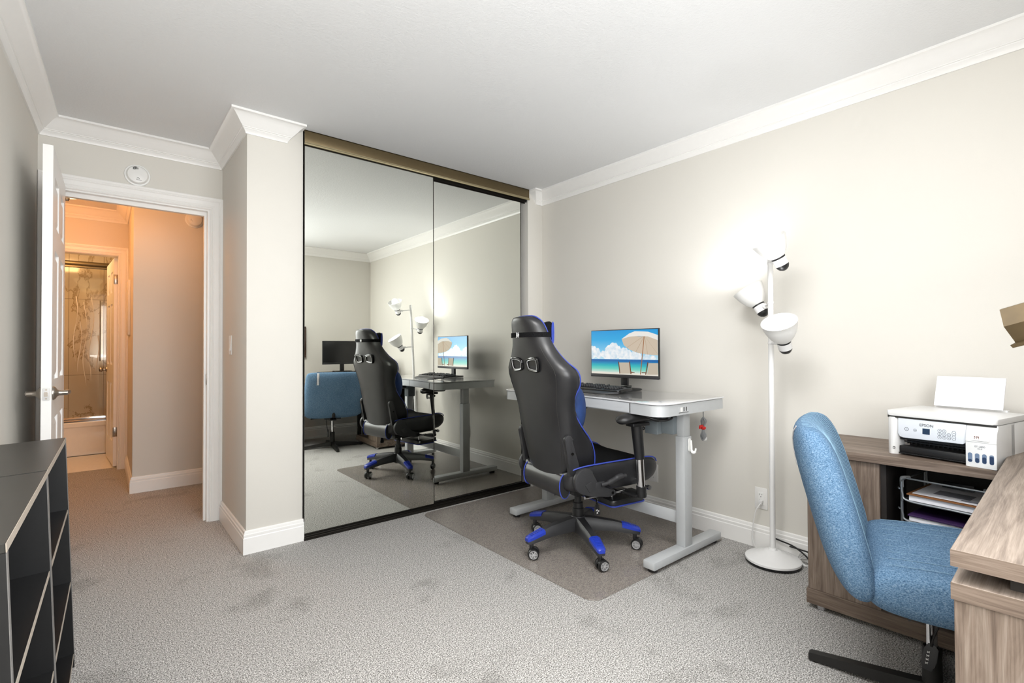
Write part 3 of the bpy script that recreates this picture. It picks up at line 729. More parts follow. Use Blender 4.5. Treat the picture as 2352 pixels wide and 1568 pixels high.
# loose cables beside the lamp base
b = B()
b.tube(bez([(2.868, 1.215, .085), (2.858, 1.165, .082), (2.845, 1.09, .075), (2.82, 1.02, .05), (2.77, .95, .012), (2.72, .91, .005), (2.66, .885, .005)]), .0042, 8)
o = b.done('black_cable', M['black']); tag(o, 'black cable slanting past the floor lamp base towards the wood desk', 'cable')
b = B()
b.tube(bez([(2.866, 1.12, .062), (2.866, 1.04, .060), (2.866, .97, .058), (2.866, .90, .052), (2.866, .875, .048)]), .0040, 8)
o = b.done('black_cable', M['black']); tag(o, 'second black cable lying along the baseboard behind the floor lamp', 'cable')
b = B()
for k in range(4):
    b.tube(bez([(2.862, 1.085 - .01 * k, .006 + .004 * k), (2.862, 1.06 - .01 * k, .050 - .007 * k), (2.850, 1.02, .052 - .007 * k), (2.828 - .008 * k, .985, .03), (2.805, .995 + .008 * k, .006), (2.815, 1.02 + .005 * k, .005), (2.850, 1.07, .006 + .004 * k)], 6), .0034, 7)
o = b.done('white_cable', M['cord_white']); tag(o, 'coiled white cable on the carpet between lamp base and wood desk', 'cable')
# ------------------------------------------------------------------ gaming chair
SZ = .012
gc = T('gaming_chair', 'tall black racing style gaming chair with blue piping on the mat at the standing desk', 'chair', (2.10, 1.955, .0045), (0, 0, R(-9)))
BT = [(.385, -.215, .14, .10, .06), (.40, -.228, .165, .14, .08), (.46, -.246, .183, .215, .10), (.55, -.256, .205, .230, .105), (.64, -.265, .222, .210, .105),
      (.73, -.273, .232, .150, .10), (.81, -.281, .232, .118, .10), (.88, -.289, .250, .122, .10), (.94, -.296, .275, .148, .10), (.99, -.303, .285, .152, .10),
      (1.025, -.308, .276, .145, .095), (1.06, -.313, .242, .124, .095), (1.10, -.318, .200, .115, .095), (1.145, -.324, .166, .108, .093), (1.19, -.330, .148, .104, .092),
      (1.235, -.336, .138, .10, .09), (1.268, -.341, .126, .095, .085), (1.292, -.345, .104, .085, .075), (1.306, -.342, .066, .066, .06)]
BT = [(z, xr - .062 * max(0, (z - .50) / .8), w, g, th) for z, xr, w, g, th in BT]
def bring(z, xr, w, g, th):
    half = [(0, .0), (.001, .35), (.008, .62), (.022, .82), (.048, .945), (.08, 1.0), (.5 * (g + .08), 1.0), (g - .014, .99), (g, .935), (g - .012, .86), (th + .018, .73), (th + .003, .58), (th, .3), (th, 0)]
    pts = [(xr + a, -b * w, z) for a, b in half]
    return pts + [(xr + a, b * w, z) for a, b in reversed(half[1:-1])]
b = B(); b.loft([bring(*r) for r in BT]); back = sub(b.done('backrest', M['leather'], gc, ang=80), 1)
b = B()
side = [V(bring(*r)[7]) + V((.001, .001, 0)) for r in BT[1:]]
oth = [V((p.x, -p.y, p.z)) for p in reversed(side)]
b.tube(bez([tuple(p) for p in side + oth], 3), .0034, 8); b.done('piping', M['blue_pipe'], back)
# bezelled harness openings
def bezel(sg):
    z = 1.045; y = sg * .080
    def q(dy, dz, dx): return (-.3507 - .195 * (dz + z - 1.045) + dx, y + dy * sg, z + dz)
    out = [(-.048, .026), (.036, .036), (.050, .018), (.046, -.018), (.028, -.032), (-.040, -.024), (-.052, -.008)]
    out = [tuple(p)[:2] for p in bez([(u, v, 0) for u, v in out + out[:3]], 4)][4:32]
    b = B(); b.tube([q(u, v, -.005) for u, v in out], .0075, 10, closed=True); o = b.done('harness_bezel', M['chrome' if False else 'black_gloss'], back)
    b = B(); b.tube([q(u * .84, v * .82, -.0085) for u, v in out], .0022, 8, closed=True); s_ = b.done('bezel_trim', M['silver'], back)
    b = B(); b.loft([[q(u * .82, v * .82, -.002) for u, v in out], [q(u * .7, v * .7, .012) for u, v in out]]); b.mi = 1
    b.loft([[q(u * .55, v * .28 - .012, -.0035) for u, v in out], [q(u * .5, v * .22 - .012, .002) for u, v in out]]); b.done('harness_opening', [M['slot'], M['dark']], back)
bezel(1); bezel(-1)
# seam lines down the sides of the rear panel
for sg in (-1, 1):
    b = B(); b.tube([tuple(V(bring(*r)[3]) * 1 + V((.0022, .002, 0))) if sg < 0 else (lambda p: (p[0] + .0022, -p[1] - .002, p[2]))(bring(*r)[3]) for r in BT[2:14]], .0016, 6); b.done('seam', M['slot'], back)
# strap with buckle and the head pillow
b = B()
rg = bring(1.205, -.387, .146, .103, .092)
b.loft([[(p[0] + (-.003 if p[0] < -.345 else .003), p[1] * 1.02, zz) for p in rg] for zz in (1.192, 1.218)], caps=False)
st = b.done('pillow_strap', M['black_fabric'], back)
b = B()
for sgn in (1, -1): b.tube([(-.3925, .012 - .009, 1.205 - sgn * .013), (-.394, .012 + .009, 1.205 + sgn * .013)], .0035, 8)
b.box(-.3945, .0, 1.198, -.389, .024, 1.212, .002); b.done('buckle', M['silver'], back)
b = B(); rings = []
for k in range(11):
    v = -1 + 2 * k / 10; w = max(.15, (1 - abs(v) ** 4)) ; th = .052 * (1 - v * v) ** .5 + .006
    y = v * .155
    zz = .052 + .020 * abs(v) ** 2
    rings.append([(-.280 + th * math.cos(2 * PI * j / 16) * .8 , y, 1.215 + zz * math.sin(2 * PI * j / 16) * (1 if abs(v) < .9 else .75)) for j in range(16)])
b.loft(rings); hp = sub(b.done('head_pillow', M['black_fabric'], gc, ang=80), 1)
for v in (-1, 1):
    b = B(); b.tube([(p[0], p[1] + v * .002, p[2]) for p in rings[0 if v < 0 else -1]], .004, 6, closed=True); b.done('pillow_piping', M['blue_pipe'], hp)
b = B(); rings = []
for k in range(13):
    v = -1 + 2 * k / 12; th = .085 * (1 - abs(v) ** 6) ** .6 + .008
    rings.append([(-.145 + .012 * 0 + th * math.cos(2 * PI * j / 16), v * .213, .81 + .14 * (1 - .15 * abs(v) ** 3) * math.sin(2 * PI * j / 16)) for j in range(16)])
b.loft(rings); o = sub(b.done('lumbar_pillow', M['blue_cushion'], gc, ang=80), 1); o['label'] = 'blue lumbar pillow'
# seat
ST = [(-.240, .19, .445, .0, .405), (-.225, .225, .475, .015, .385), (-.15, .248, .482, .028, .370), (0, .258, .482, .034, .365), (.15, .264, .486, .032, .365), (.28, .266, .494, .024, .368), (.345, .260, .493, .012, .386), (.378, .244, .476, .004, .410), (.388, .226, .455, 0, .430)]
def sring(x, w, zt, bh, zb):
    zt += SZ
    half = [(0, zb), (.7, zb), (.93, zb + .012), (1, zb + .04), (1.0, zt - .012), (.965, zt + bh), (.88, zt + bh * .95), (.74, zt + bh * .35), (.55, zt), (0, zt + .004)]
    return [(x, -u * w, z) for u, z in half] + [(x, u * w, z) for u, z in reversed(half[1:-1])]
b = B(); b.loft([sring(*r) for r in ST])
b.bm.normal_update()
bmesh.ops.recalc_face_normals(b.bm, faces=b.bm.faces)
for f in b.bm.faces:
    c = f.calc_center_median()
    if f.normal.z > .55 and abs(c.y) < .235: f.material_index = 1
seat = sub(b.done('seat', [M['leather'], M['black_fabric']], gc, ang=80), 1)
for sg in (-1, 1):
    b = B(); b.tube(bez([(sring(*r)[5][0], sg * abs(sring(*r)[5][1]) * 1.005, sring(*r)[5][2] - .001) for r in ST[1:8]], 4), .0038, 8); b.done('piping', M['blue_pipe'], seat)
# rear skirt below the back
b = B(); b.loft([[(-.222 + .032 * math.cos(a_), y, .415 + .062 * math.sin(a_)) for a_ in [2 * PI * j / 14 for j in range(14)]] for y in (-.178, -.168, 0, .168, .178)]); b.done('rear_skirt', M['leather'], gc, ang=60)
for y in (-.174, .174):
    b = B(); b.tube([(-.222 + .034 * math.cos(a_), y, .415 + .064 * math.sin(a_)) for a_ in [2 * PI * j / 20 for j in range(20)]], .003, 6, closed=True); b.done('skirt_piping', M['blue_pipe'], gc)
# recliner brackets
BX = .07
for sg in (-1, 1):
    my = frame((BX, sg * .250, 0), (1, 0, 0), (0, 0, 1), (0, -1, 0)); d0, d1_ = (0, .026) if sg < 0 else (-.026, 0)
    b = B()
    pts = [(-.235 + .066 * math.cos(R(a_)), .455 + .066 * math.sin(R(a_))) for a_ in range(40, 260, 12)] + [(-.20, .372), (-.08, .352), (-.035, .356), (-.028, .372), (-.045, .390), (-.12, .405), (-.165, .44)]
    b.prism(pts, d0, d1_, my, .006)
    b.prism([(-.24, .435), (-.20, .452), (-.172, .410), (-.212, .395)], d0 - (.003 if sg > 0 else 0), d1_ + (.003 if sg < 0 else 0), my, .002)
    b.mi = 1
    b.cyl((-.055 + BX, sg * .268, .372), (-.055 + BX, sg * .278, .372), .008, n=14)
    br = b.done('recliner_cover', [M['dark'], M['black_gloss']], gc)
    b = B()
    ctr = [(-.262, .475), (-.272, .54), (-.290, .60), (-.300, .66)]; wd = [.036, .030, .027, .024]
    L_ = [(x - w, z) for (x, z), w in zip(ctr, wd)]; R_ = [(x + w, z) for (x, z), w in zip(ctr, wd)]
    top = [(-.302 + .024 * math.cos(R(a_)), .664 + .024 * math.sin(R(a_))) for a_ in range(0, 181, 20)]
    my2 = frame((BX, sg * .204, 0), (1, 0, 0), (0, 0, 1), (0, -1, 0))
    b.prism(R_ + top + list(reversed(L_)), d0, d1_ * .9, my2, .005)
    b.mi = 1; b.cyl((-.283 + BX, sg * .222, .592), (-.283 + BX, sg * .233, .592), .007, n=14)
    b.done('back_bracket', [M['dark'], M['black_gloss']], gc)
b = B(); b.tube(bez([(-.065, -.278, .425), (-.03, -.285, .430), (.01, -.289, .442), (.05, -.29, .455), (.095, -.288, .453)]), [.010] * 10 + [.014] * 10 + [.016] * 8 + [.011] * 5, 12)
b.box(-.10, -.278, .410, -.04, -.262, .440, .004); b.done('recline_lever', M['dark'], gc)
# armrests
for sg in (-1, 1):
    y = sg * .315
    b = B(); rings = []
    for k in range(13):
        u = k / 12; x = .010 + .325 * u
        w = (.050 * (max(1e-3, 1 - (2 * u - 1) ** 4)) ** .5) * (1.0 - .12 * u) + .002; hh = .022 * (1 - (2 * u - 1) ** 6) ** .5 + .004
        rings.append([(x, y + w * math.cos(2 * PI * j / 16), .752 + .012 * math.sin(PI * u) + hh * math.sin(2 * PI * j / 16)) for j in range(16)])
    b.loft(rings); b.box(.10, y - .03, .717, .22, y + .03, .735, .004); pad = b.done('armrest_pad', M['black'], gc, ang=60)
    b = B(); b.cyl((.172, y, .54), (.150, y, .729), .0265, .031, 20); b.cyl((.16, y - .0, .70), (.200, y, .70), .006, n=10); b.sphere((.201, y, .70), .010); b.done('armrest_sleeve', M['black'], gc)
    b = B(); b.cyl((.182, y, .385), (.172, y, .545), .0215, n=24); b.done('armrest_post', M['chrome'], gc)
    b = B(); b.cyl((.184, y, .335), (.182, y, .392), .026, .027, 20); b.box(.14, min(y, y - sg * .12), .332, .225, max(y, y - sg * .12), .350, .004); b.done('armrest_socket', M['black'], gc)
    b = B(); b.cyl((.25, y * .86, .372), (.25, y * .86 + sg * .03, .372), .0085, n=14); b.cyl((.25, y * .86 + sg * .025, .372), (.25, y * .86 + sg * .04, .372), .013, n=14); b.done('clamp_screw', M['chrome'], gc)
# footrest and its rods
b = B(); b.prism(rrect(.09, -.19, .34, .19, .03), .255, .290, bv=.008); fr = b.done('footrest', M['leather'], gc)
b = B(); b.tube([(x, y, .258) for x, y in rrect(.088, -.192, .342, .192, .03)], .0045, 8, closed=True); b.done('footrest_piping', M['blue_pipe'], fr)
b = B()
for y in (-.205, .205): b.tube([(-.115, y, .346), (.16, y, .346)], .0085, 12)
b.tube([(.12, -.205, .346), (.12, .205, .346)], .007, 10); b.tube([(.13, -.14, .346), (.13, -.14, .285)], .006, 8); b.tube([(.13, .14, .346), (.13, .14, .285)], .006, 8); b.done('footrest_rod', M['chrome'], gc)
b = B(); b.box(-.12, -.12, .335, .14, .12, .368, .006); b.box(-.06, -.07, .305, .08, .07, .336, .008); b.done('tilt_mechanism', M['black'], gc)
# height lever with paddle
b = B(); b.tube([(.02, -.07, .325), (-.02, -.19, .315), (-.035, -.205, .30)], .005, 8); hl = b.done('height_lever', M['chrome'], gc)
b = B(); b.prism([(-.008, .0), (.008, 0), (.022, -.040), (.020, -.058), (-.014, -.058), (-.018, -.045)], -.004, .004, frame((-.037, -.208, .302), (1, 0, 0), (0, 0, 1), (0, -1, 0)), .002); b.done('paddle', M['black'], hl)
b = B()
for dx, dz in ((-.004, -.030), (.008, -.036), (.0, -.045)):
    for q in ((1, 1), (1, -1)): b.tube([(-.037 + dx - .005, -.2126, .302 + dz - .004 * q[1]), (-.037 + dx + .005, -.2126, .302 + dz + .004 * q[1])], .0011, 5)
b.done('paddle_marks', M['white'], hl)
# gas column
b = B(); b.lathe([(.020, .34), (.020, .255), (.0285, .254), (.0285, .225), (.032, .222), (.034, .170), (.034, .13)], 28); b.done('gas_column', M['black'], gc)
b = B(); b.lathe([(.0, .085), (.030, .086), (.046, .098), (.052, .135), (.049, .165), (.038, .180), (.0, .181)], 30); b.done('base_hub', M['dark'], gc)
AX = [268, 240, 225, 250, 205]    # where each caster points (world heading of its axle)
for k in range(5):
    a = R(36 + 72 * k); m = MX.Rotation(a, 4, 'Z')
    def sec(r, w, zt, hgt): return [(r, -w, zt - hgt), (r, -w, zt - hgt * .35), (r, -w * .55, zt), (r, w * .55, zt), (r, w, zt - hgt * .35), (r, w, zt - hgt)]
    b = B(); b.loft([sec(.02, .040, .176, .075), sec(.07, .037, .174, .066), (sec(.20, .031, .156, .052)), sec(.30, .026, .132, .042), sec(.335, .022, .122, .038), sec(.345, .015, .114, .030)], M=m)
    b.cyl((.318, 0, .070), (.318, 0, .095), .012, n=14, M=m); arm = b.done('base_arm', M['dark'], gc, ang=40)
    b = B(); b.loft([sec(.245, .0300, .1490, .024), sec(.30, .0272, .1340, .023), sec(.338, .0232, .1242, .022), sec(.3485, .0155, .1155, .018)], M=m)
    for i in range(6):
        r = .256 + .0125 * i; zt = .1495 - .0155 * (i * .0125 + .012) / .055
        b.box(r, -.0155, zt - .002, r + .006, .0155, zt + .0012, M=m)
    o = b.done('grip', M['blue_plastic'], arm, ang=30); o['label'] = 'blue ridged foot grip'
    p = m @ V((.318, 0, 0)); h = R(AX[k] + 9)
    mm = MX.Translation(p) @ MX.Rotation(h, 4, 'Z')      # axle along local x... wheels offset from the stem
    b = B(); b.cyl((0, 0, .048), (0, 0, .078), .011, n=14, M=mm)
    b.loft([[(x, .012 + .026 * math.cos(t_), .031 + .026 * math.sin(t_)) for t_ in [PI * j / 10 - .2 for j in range(11)]] + [(x, .012, .034)] for x in (-.006, .006)], M=mm)
    ca = b.done('caster', M['black'], gc)
    for sg in (-1, 1):
        x0, x1 = sg * .008, sg * .028
        b = B(); wm = mm @ frame((x0, .012, .030), (0, 1, 0), (0, 0, 1), (1, 0, 0)) if sg > 0 else mm @ frame((x0, .012, .030), (0, -1, 0), (0, 0, 1), (-1, 0, 0))
        b.lathe([(.0, 0), (.026, 0), (.030, .004), (.030, .014), (.027, .019), (.0225, .020), (.0215, .018), (0, .017)], 28, wm); wh = b.done('wheel', M['black'], ca)
        b = B()
        b.lathe([(.0225, .0185), (.0225, .0208), (.0195, .0208), (.0195, .0185)], 28, wm); b.lathe([(.0, .0175), (.006, .0175), (.006, .0210), (0, .0212)], 14, wm)
        for i in range(6): b.box(.004, -.0022, .0178, .0202, .0022, .0206, M=wm @ MX.Rotation(i * PI / 3, 4, 'Z'))
        o = b.done('hub_cap', M['silver'], ca); o['label'] = 'silver six spoke hub cap'
# ------------------------------------------------------------------ wood desk along the back wall (floating top)
ma = R(1.7)
wd = T('wood_desk', 'grey oak desk top and end cabinet closest to the camera at the right edge', 'desk', (1.277, .205, 0), (0, 0, ma))
# local: +X along the back wall, -Y towards the back wall, origin below the front left corner of the top
DLEN, DDEP = 1.585, .60
b = B(); b.box(0, -DDEP, .712, DLEN, 0, .745, .0012, 1); b.done('desk_top', M['wood_x'], wd)
b = B(); b.box(.040, -DDEP + .05, .681, DLEN - .05, -.08, .712); b.done('spacer', M['wood_dark'], wd, smooth=False)
b = B(); b.box(.0, -DDEP, .648, .42, 0, .681, .0012, 1); b.done('cabinet_top', M['wood_x'], wd)
b = B(); b.box(-.0012, -DDEP, .7125, 0, 0, .7445); b.done('edge_band', M['wood_y'], wd)
b = B(); b.box(-.0012, -DDEP, .6485, 0, 0, .6805); b.done('edge_band', M['wood_y'], wd)
for x in (.004, .40):
    b = B(); b.box(x, -DDEP + .004, .0, x + .018, -.004, .648, .001, 1); b.done('side_panel', M['wood_z'], wd)
b = B(); b.box(.022, -DDEP + .01, .03, .40, -.03, .05); b.box(.022, -DDEP + .005, .05, .40, -DDEP + .015, .648); b.done('carcass', M['wood_dark'], wd)
for z0, z1 in ((.055, .345), (.352, .640)):
    b = B(); b.box(.024, -.026, z0, .398, -.006, z1, .001, 1); dr = b.done('drawer', M['wood_z'], wd)
b = B(); b.box(1.53, -DDEP + .01, 0, 1.55, -.06, .680); b.done('end_support', M['wood_z'], wd)
# riser with the dark monitor (both only seen in the mirror)
rs = T('monitor_riser', 'low dark riser under the switched-off monitor on the wood desk', 'monitor stand', (2.37, -.13, .747), (0, 0, ma))
b = B(); b.box(-.29, -.11, .088, .29, .11, .102, .002); b.done('shelf', M['wood_dark'], rs)
b = B(); b.box(-.28, -.10, 0, -.265, .10, .088); b.box(.265, -.10, 0, .28, .10, .088); b.done('side', M['wood_dark'], rs)
m2 = T('monitor', 'switched-off black monitor above the blue chair, seen in the closet mirror', 'monitor', (2.36, -.12, .850), (0, 0, R(-90) + ma))
m2.rotation_euler.z = R(-90 + 1.7)
monitor_body(m2, .50, .295, .095, .08, (M['black'], M['black']))
b = B(); b.poly([(-.0045, -.246, .118), (-.0045, .246, .118), (-.0045, .246, .386), (-.0045, -.246, .386)]); b.done('screen', M['black_gloss'], m2, smooth=False)
# brass desk lamp
bl = T('desk_lamp', 'antique brass desk lamp whose angular shade reaches in at the right edge', 'desk lamp', (1.50, -.22, .7455))
b = B(); b.lathe([(.07, 0), (.072, .006), (.06, .014), (.02, .022), (.0, .023)], 28); b.done('base', M['brass'], bl)
b = B(); b.tube(bez([(0, 0, .02), (0, -.01, .28), (0, .0, .48), (.02, .05, .545), (.05, .13, .54)]), .007, 10); b.done('stem', M['brass'], bl)
# folded trough shade: facets meet in a ridge, slanted end, lip along the lower edge
ring = [(.050, .374, .478), (.012, .374, .474), (-.008, .366, .436), (.006, .350, .402), (-.006, .357, .396), (-.004, .353, .390), (.016, .350, .396), (.020, .36, .436), (.04, .37, .468)]
b = B(); b.loft([ring, [(x, y - .25, z + .085) for x, y, z in ring]]); b.done('shade', M['brass'], bl, smooth=False)
# picture frame on the back wall
pf = T('picture_frame', 'dark walnut picture frame on the back wall, seen at the mirror edge', 'picture frame', (1.838, YB, 1.03))
b = B()
for x0, z0, x1, z1 in ((-.17, 0, .17, .03), (-.17, .37, .17, .40), (-.17, .03, -.14, .37), (.14, .03, .17, .37)): b.box(x0, 0, z0, x1, .024, z1, .003)
b.done('moulding', M['wood_frame'], pf)
ma_ = N('abstract_amber_print'); c = ma_.ramp(ma_.noise(7, 3), [(.3, '#5A2E14'), (.5, '#A8642C'), (.7, '#D9A45E')]); ma_.set(c, .5)
b = B(); b.box(-.14, 0, .03, .14, .012, .37); b.done('print', ma_.m, pf)

# ------------------------------------------------------------------ return cabinet along the right wall
ra = R(2.4)
rc = T('credenza', 'grey oak cabinet with printer on top and an open niche, along the right wall', 'cabinet', (2.372, .864, 0), (0, 0, ra))
# local: +X to the wall, -Y away from the standing desk; origin below the top's front corner
RL, RD = .655, .445
b = B(); b.box(0, -RL, .672, RD, 0, .707, .0012, 1); b.done('cabinet_top', M['wood_y'], rc)
b = B(); b.box(.018, -.268, .085, .036, -.006, .672, .001, 1); b.done('door_panel', M['wood_z'], rc)
b = B(); b.box(.012, -RL, .022, RD - .01, -.0, .085, .0012, 1); b.done('plinth', M['wood_y'], rc)
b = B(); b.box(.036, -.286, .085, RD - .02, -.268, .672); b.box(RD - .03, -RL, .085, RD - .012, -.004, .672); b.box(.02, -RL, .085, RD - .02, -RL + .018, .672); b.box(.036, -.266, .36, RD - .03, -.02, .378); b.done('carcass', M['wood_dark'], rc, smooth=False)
b = B(); b.box(.036, -.020, .085, .075, -.006, .672, .001, 1); b.box(RD - .06, -.020, .085, RD - .012, -.006, .672, .001, 1); b.done('end_stile', M['wood_z'], rc)
for x, y in ((.04, -.05), (.40, -.05), (.04, -RL + .05), (.40, -RL + .05)):
    b = B(); b.cyl((x, y, .0), (x, y, .022), .018, n=18); o = b.done('glide_foot', M['chrome'], rc)
# papers in a wire letter tray
lt = T('letter_tray', 'silver two tier letter tray full of papers inside the open cabinet niche', 'letter tray', (2.455, .39, .0855), (0, 0, R(-6)))
TZ = (.36, .44)   # floors of the tiers, local z
b = B()
for y in (-.11, .155):
    for x in (.01, .26):
        b.tube([(x, y, 0), (x, y, .515), ], .0048, 10)
b.done('post', M['tray_wire'], lt)
b = B()
for y in (.155, -.11):
    b = B(); b.tube(bez([(.01, y, .49), (.01, y, .522), (.012, y - .004 * (1 if y > 0 else -1), .528), (.03, y - .02 * (1 if y > 0 else -1), .529)], 4), .0068, 8); b.done('corner_cap', M['cord_grey'], lt)
for zf in TZ:
    b = B()
    b.box(.0, -.10, zf, .27, .14, zf + .002)
    for x in (-.002, .272):
        b.tube(bez([(x, -.108, zf + .075), (x, -.106, zf + .030), (x, -.085, zf + .002), (x, .0, zf), (x, .13, zf + .002), (x, .150, zf + .030), (x, .152, zf + .075)], 6), .0042, 8)
    b.tube([(0, .150, zf + .08), (.27, .150, zf + .08)], .003, 6); b.tube([(0, -.105, zf + .08), (.27, -.105, zf + .08)], .003, 6)
    if zf == TZ[1]: b.tube([(.012, .14, .527), (.012, -.10, .527)], .0036, 8)
    b.tube([(.01, .166, zf + .045), (-.004, .158, zf + .045)], .003, 6)
    b.done('tray', M['tray_wire'], lt)
def sheet(name, label, cat, z, h, mat, x0=.004, x1=.262, y0=-.09, y1=.13, rz=0, extra=None, group=None):
    t = T(name, label, cat, lt.matrix_basis @ V((0, 0, z)), (0, 0, R(-6 + rz)), group)
    b = B(); b.box(x0, y0, 0, x1, y1, h, .0006, 1); b.done('body', mat, t)
    return t
bpy.context.view_layer.update()
sheet('paper_stack', 'stack of white papers under the brown clipboard in the upper letter tray', 'papers', TZ[1] + .0035, .022, M['paper'])
sheet('clipboard', 'brown hardboard clipboard lying in the upper letter tray', 'clipboard', TZ[1] + .027, .004, M['brown_board'], -.006, .26, -.095, .135)
t = sheet('document', 'printed white sheet lying on the brown clipboard in the tray', 'paper', TZ[1] + .0325, .0012, M['paper'], .008, .245, -.09, .122)
b = B(); b.box(.06, -.04, .0012, .14, .07, .0016); b.box(.03, -.07, .0012, .05, -.02, .0016); b.done('printed_block', M['paper_print'], t)
sheet('paper_stack', 'white papers under the purple folder in the lower letter tray', 'papers', TZ[0] + .0035, .018, M['paper'])
sheet('folder', 'dark purple folder in the lower letter tray', 'folder', TZ[0] + .024, .006, M['purple'], -.004, .262, -.093, .132)
t = T('binder_clip', 'black binder clip lying at the back of the printed sheet in the letter tray', 'binder clip', (2.675, .40, .5605), (0, 0, R(-8)))
b = B(); b.prism([(-.012, 0), (.012, 0), (.004, .022), (-.004, .022)], -.05, .05, frame((0, 0, 0), (1, 0, 0), (0, 0, 1), (0, -1, 0)), .002); b.done('body', M['black'], t)

# ------------------------------------------------------------------ printer
pr = T('printer', 'white ink tank printer with a grey control panel on the oak cabinet', 'printer', (2.433, .421, .708), (0, 0, R(-100.2)))
# local: +X to the right as seen, +Y into the depth, z up; front at y=0
PW, PD, PH = .169, .30, .170
b = B()
b.box(-PW, .122, .004, PW, PD, PH - .018, .006); b.box(-.135, .012, .084, .088, .13, PH - .018, .003)
b.done('body', M['printer'], pr)
b = B(); b.prism(rrect(-PW, .0, -.130, .08, .022, 6), .0, PH - .022, bv=.004); b.mi = 1; b.box(-.146, -.0008, .022, -.139, .001, .030); b.mi = 2; b.box(-.1445, -.0012, .0245, -.1405, 0, .0275)
b.done('left_cover', [M['printer'], M['slot'], M['white']], pr)
b = B(); pts = rrect(-PW, -.002, PW, PD, .012, 5)
b.prism(pts, PH - .016, PH + .004, bv=.004); o = b.done('scanner_lid', M['printer'], pr)
b = B(); b.box(-PW + .004, .004, PH - .024, PW - .004, PD - .01, PH - .015); b.done('lid_gap', M['slot'], pr)
# control panel
b = B(); cm = frame((0, .002, 0), (1, 0, 0), (0, .06, 1), (0, -1, .06))
pp = [(-.129, PH - .020), (.083, PH - .020), (.083, .086), (.080, .079), (.073, .074), (-.112, .070), (-.123, .074), (-.129, .086)]
b.prism(pp, -.015, .006, cm, .0015); cp = b.done('control_panel', M['printer_panel'], pr)
def fin(b, x, z):
    b.prism(rrect(x - .0016, z - .0012, x + .0016, z + .0012, .001), .0060, .0066, cm); b.done('button', M['printer_line'], cp)
def ring(x, z, r, rr=.0006):
    b = B(); b.tube([tuple(cm @ V((x + r * math.cos(2 * PI * j / 20), z + r * math.sin(2 * PI * j / 20), .0062))) for j in range(20)], rr, 5, closed=True); fin(b, x, z)
def pill(x, z):
    b = B(); b.tube([tuple(cm @ V((x + u, z + v, .0062))) for u, v in rrect(-.0055, -.0085, .0055, .0085, .0054, 5)], .0006, 5, closed=True); fin(b, x, z)
ring(-.100, .105, .0062, .0009); ring(-.072, .104, .0050)
for x, z in ((.005, .113), (.019, .113), (.005, .101), (.019, .101), (.033, .101), (.005, .089), (.019, .089), (.033, .089)): ring(x, z, .0056)
pill(.048, .109); pill(.048, .092)
b = B(); b.prism(rrect(-.048, .093, -.025, .115, .001), .0058, .0066, cm); b.done('display', M['lcd'], cp)
text('brand_lettering', 'EPSON', .0145, cm @ MX.Translation((-.036, .1265, .0062)), M['slot'], cp)
# paper output bay
b = B(); b.box(-.129, .006, .006, .083, .12, .010); b.box(-.129, .10, .006, .083, .104, .080); b.box(-.129, .012, .010, .083, .05, .036, .002)
for i in range(14): b.box(-.122 + i * .0145, .06, .040, -.119 + i * .0145, .10, .075)
b.box(-.129, .055, .046, .083, .058, .052); b.box(-.129, .02, .060, .083, .03, .072)
b.done('output_tray', M['black'], pr)
# ink tank unit
b = B(); b.prism([(-.010, 0), (-.010, PH - .075), (-.004, PH - .045), (.004, PH - .030), (.010, PH - .018), (.16, PH - .018), (.16, 0)], .084, PW, frame((0, 0, 0), (0, 1, 0), (0, 0, 1), (1, 0, 0)), .003)
tk = b.done('ink_tank', M['printer'], pr)
for i in range(4):
    x = .097 + .0195 * i
    b = B(); m_ = frame((x, -.0098, .033), (1, 0, 0), (0, 0, 1), (0, -1, 0))
    b.prism(rrect(-.0062, -.017, .0062, .017, .006, 6), -.002, .0008, m_); w_ = b.done('tank_window', M['ink_window'], tk)
    hgt = (-.006, .0, .006, .012)[i]
    b = B(); b.prism(rrect(-.0052, -.016, .0052, hgt, .0045, 5), .0002, .0012, m_); b.done('ink_level', M['ink_dark'], tk)
m_ = frame((.126, -.0094, .106), (1, 0, 0), (0, .22, 1), (0, -1, .22))
b = B(); b.prism(rrect(-.024, -.011, .024, .011, .003), -.004, .0010, m_)
b.mi = 1
for i, (x, hgt) in enumerate(((-.016, .005), (-.012, .0045), (-.009, .005), (-.005, .004))): b.box(x - .0011, -.001, .0006, x + .0011, hgt, .0014, M=m_)
for x in (-.016, -.0105, -.005): b.box(x - .0011, -.005, .0006, x + .0011, -.002, .0014, M=m_)
o = b.done('ink_label', [M['white'], M['rust']], tk)
b = B(); b.box(.084, -.0104, .0885, PW, -.0098, .0892); b.done('cover_seam', M['printer_line'], tk)
text('model_lettering', 'ET-2800', .0085, frame((.124, -.0102, .074), (1, 0, 0), (0, 0, 1), (0, -1, 0)), M['printer_line'], tk, .0002)
text('wifi_lettering', 'Wi-Fi', .006, frame((.124, -.0102, .066), (1, 0, 0), (0, 0, 1), (0, -1, 0)), M['printer_line'], tk, .0002)
# rear feed with paper
b = B(); b.box(-.115, PD - .012, PH - .01, .115, PD + .012, PH + .012, .003); b.done('paper_feed', M['printer'], pr)
bpy.context.view_layer.update()
pt = T('paper_stack', 'white sheets standing tilted in the rear feed of the printer', 'papers', pr.matrix_basis @ V((.0, PD - .035, PH + .0135)), (0, 0, R(-100.2)))
b = B(); pm = frame((0, 0, 0), (1, 0, 0), (0, .30, .95), (0, -.95, .30))
b.box(-.108, 0.0, -.004, .108, .128, .0, M=pm); b.done('sheets', M['paper'], pt, smooth=False)
# ------------------------------------------------------------------ blue desk chair
bc = T('desk_chair', 'blue denim swivel chair with four black legs pulled up to the wood desk', 'chair', (2.055, .378, 0), (0, 0, R(16.5 - 90)))
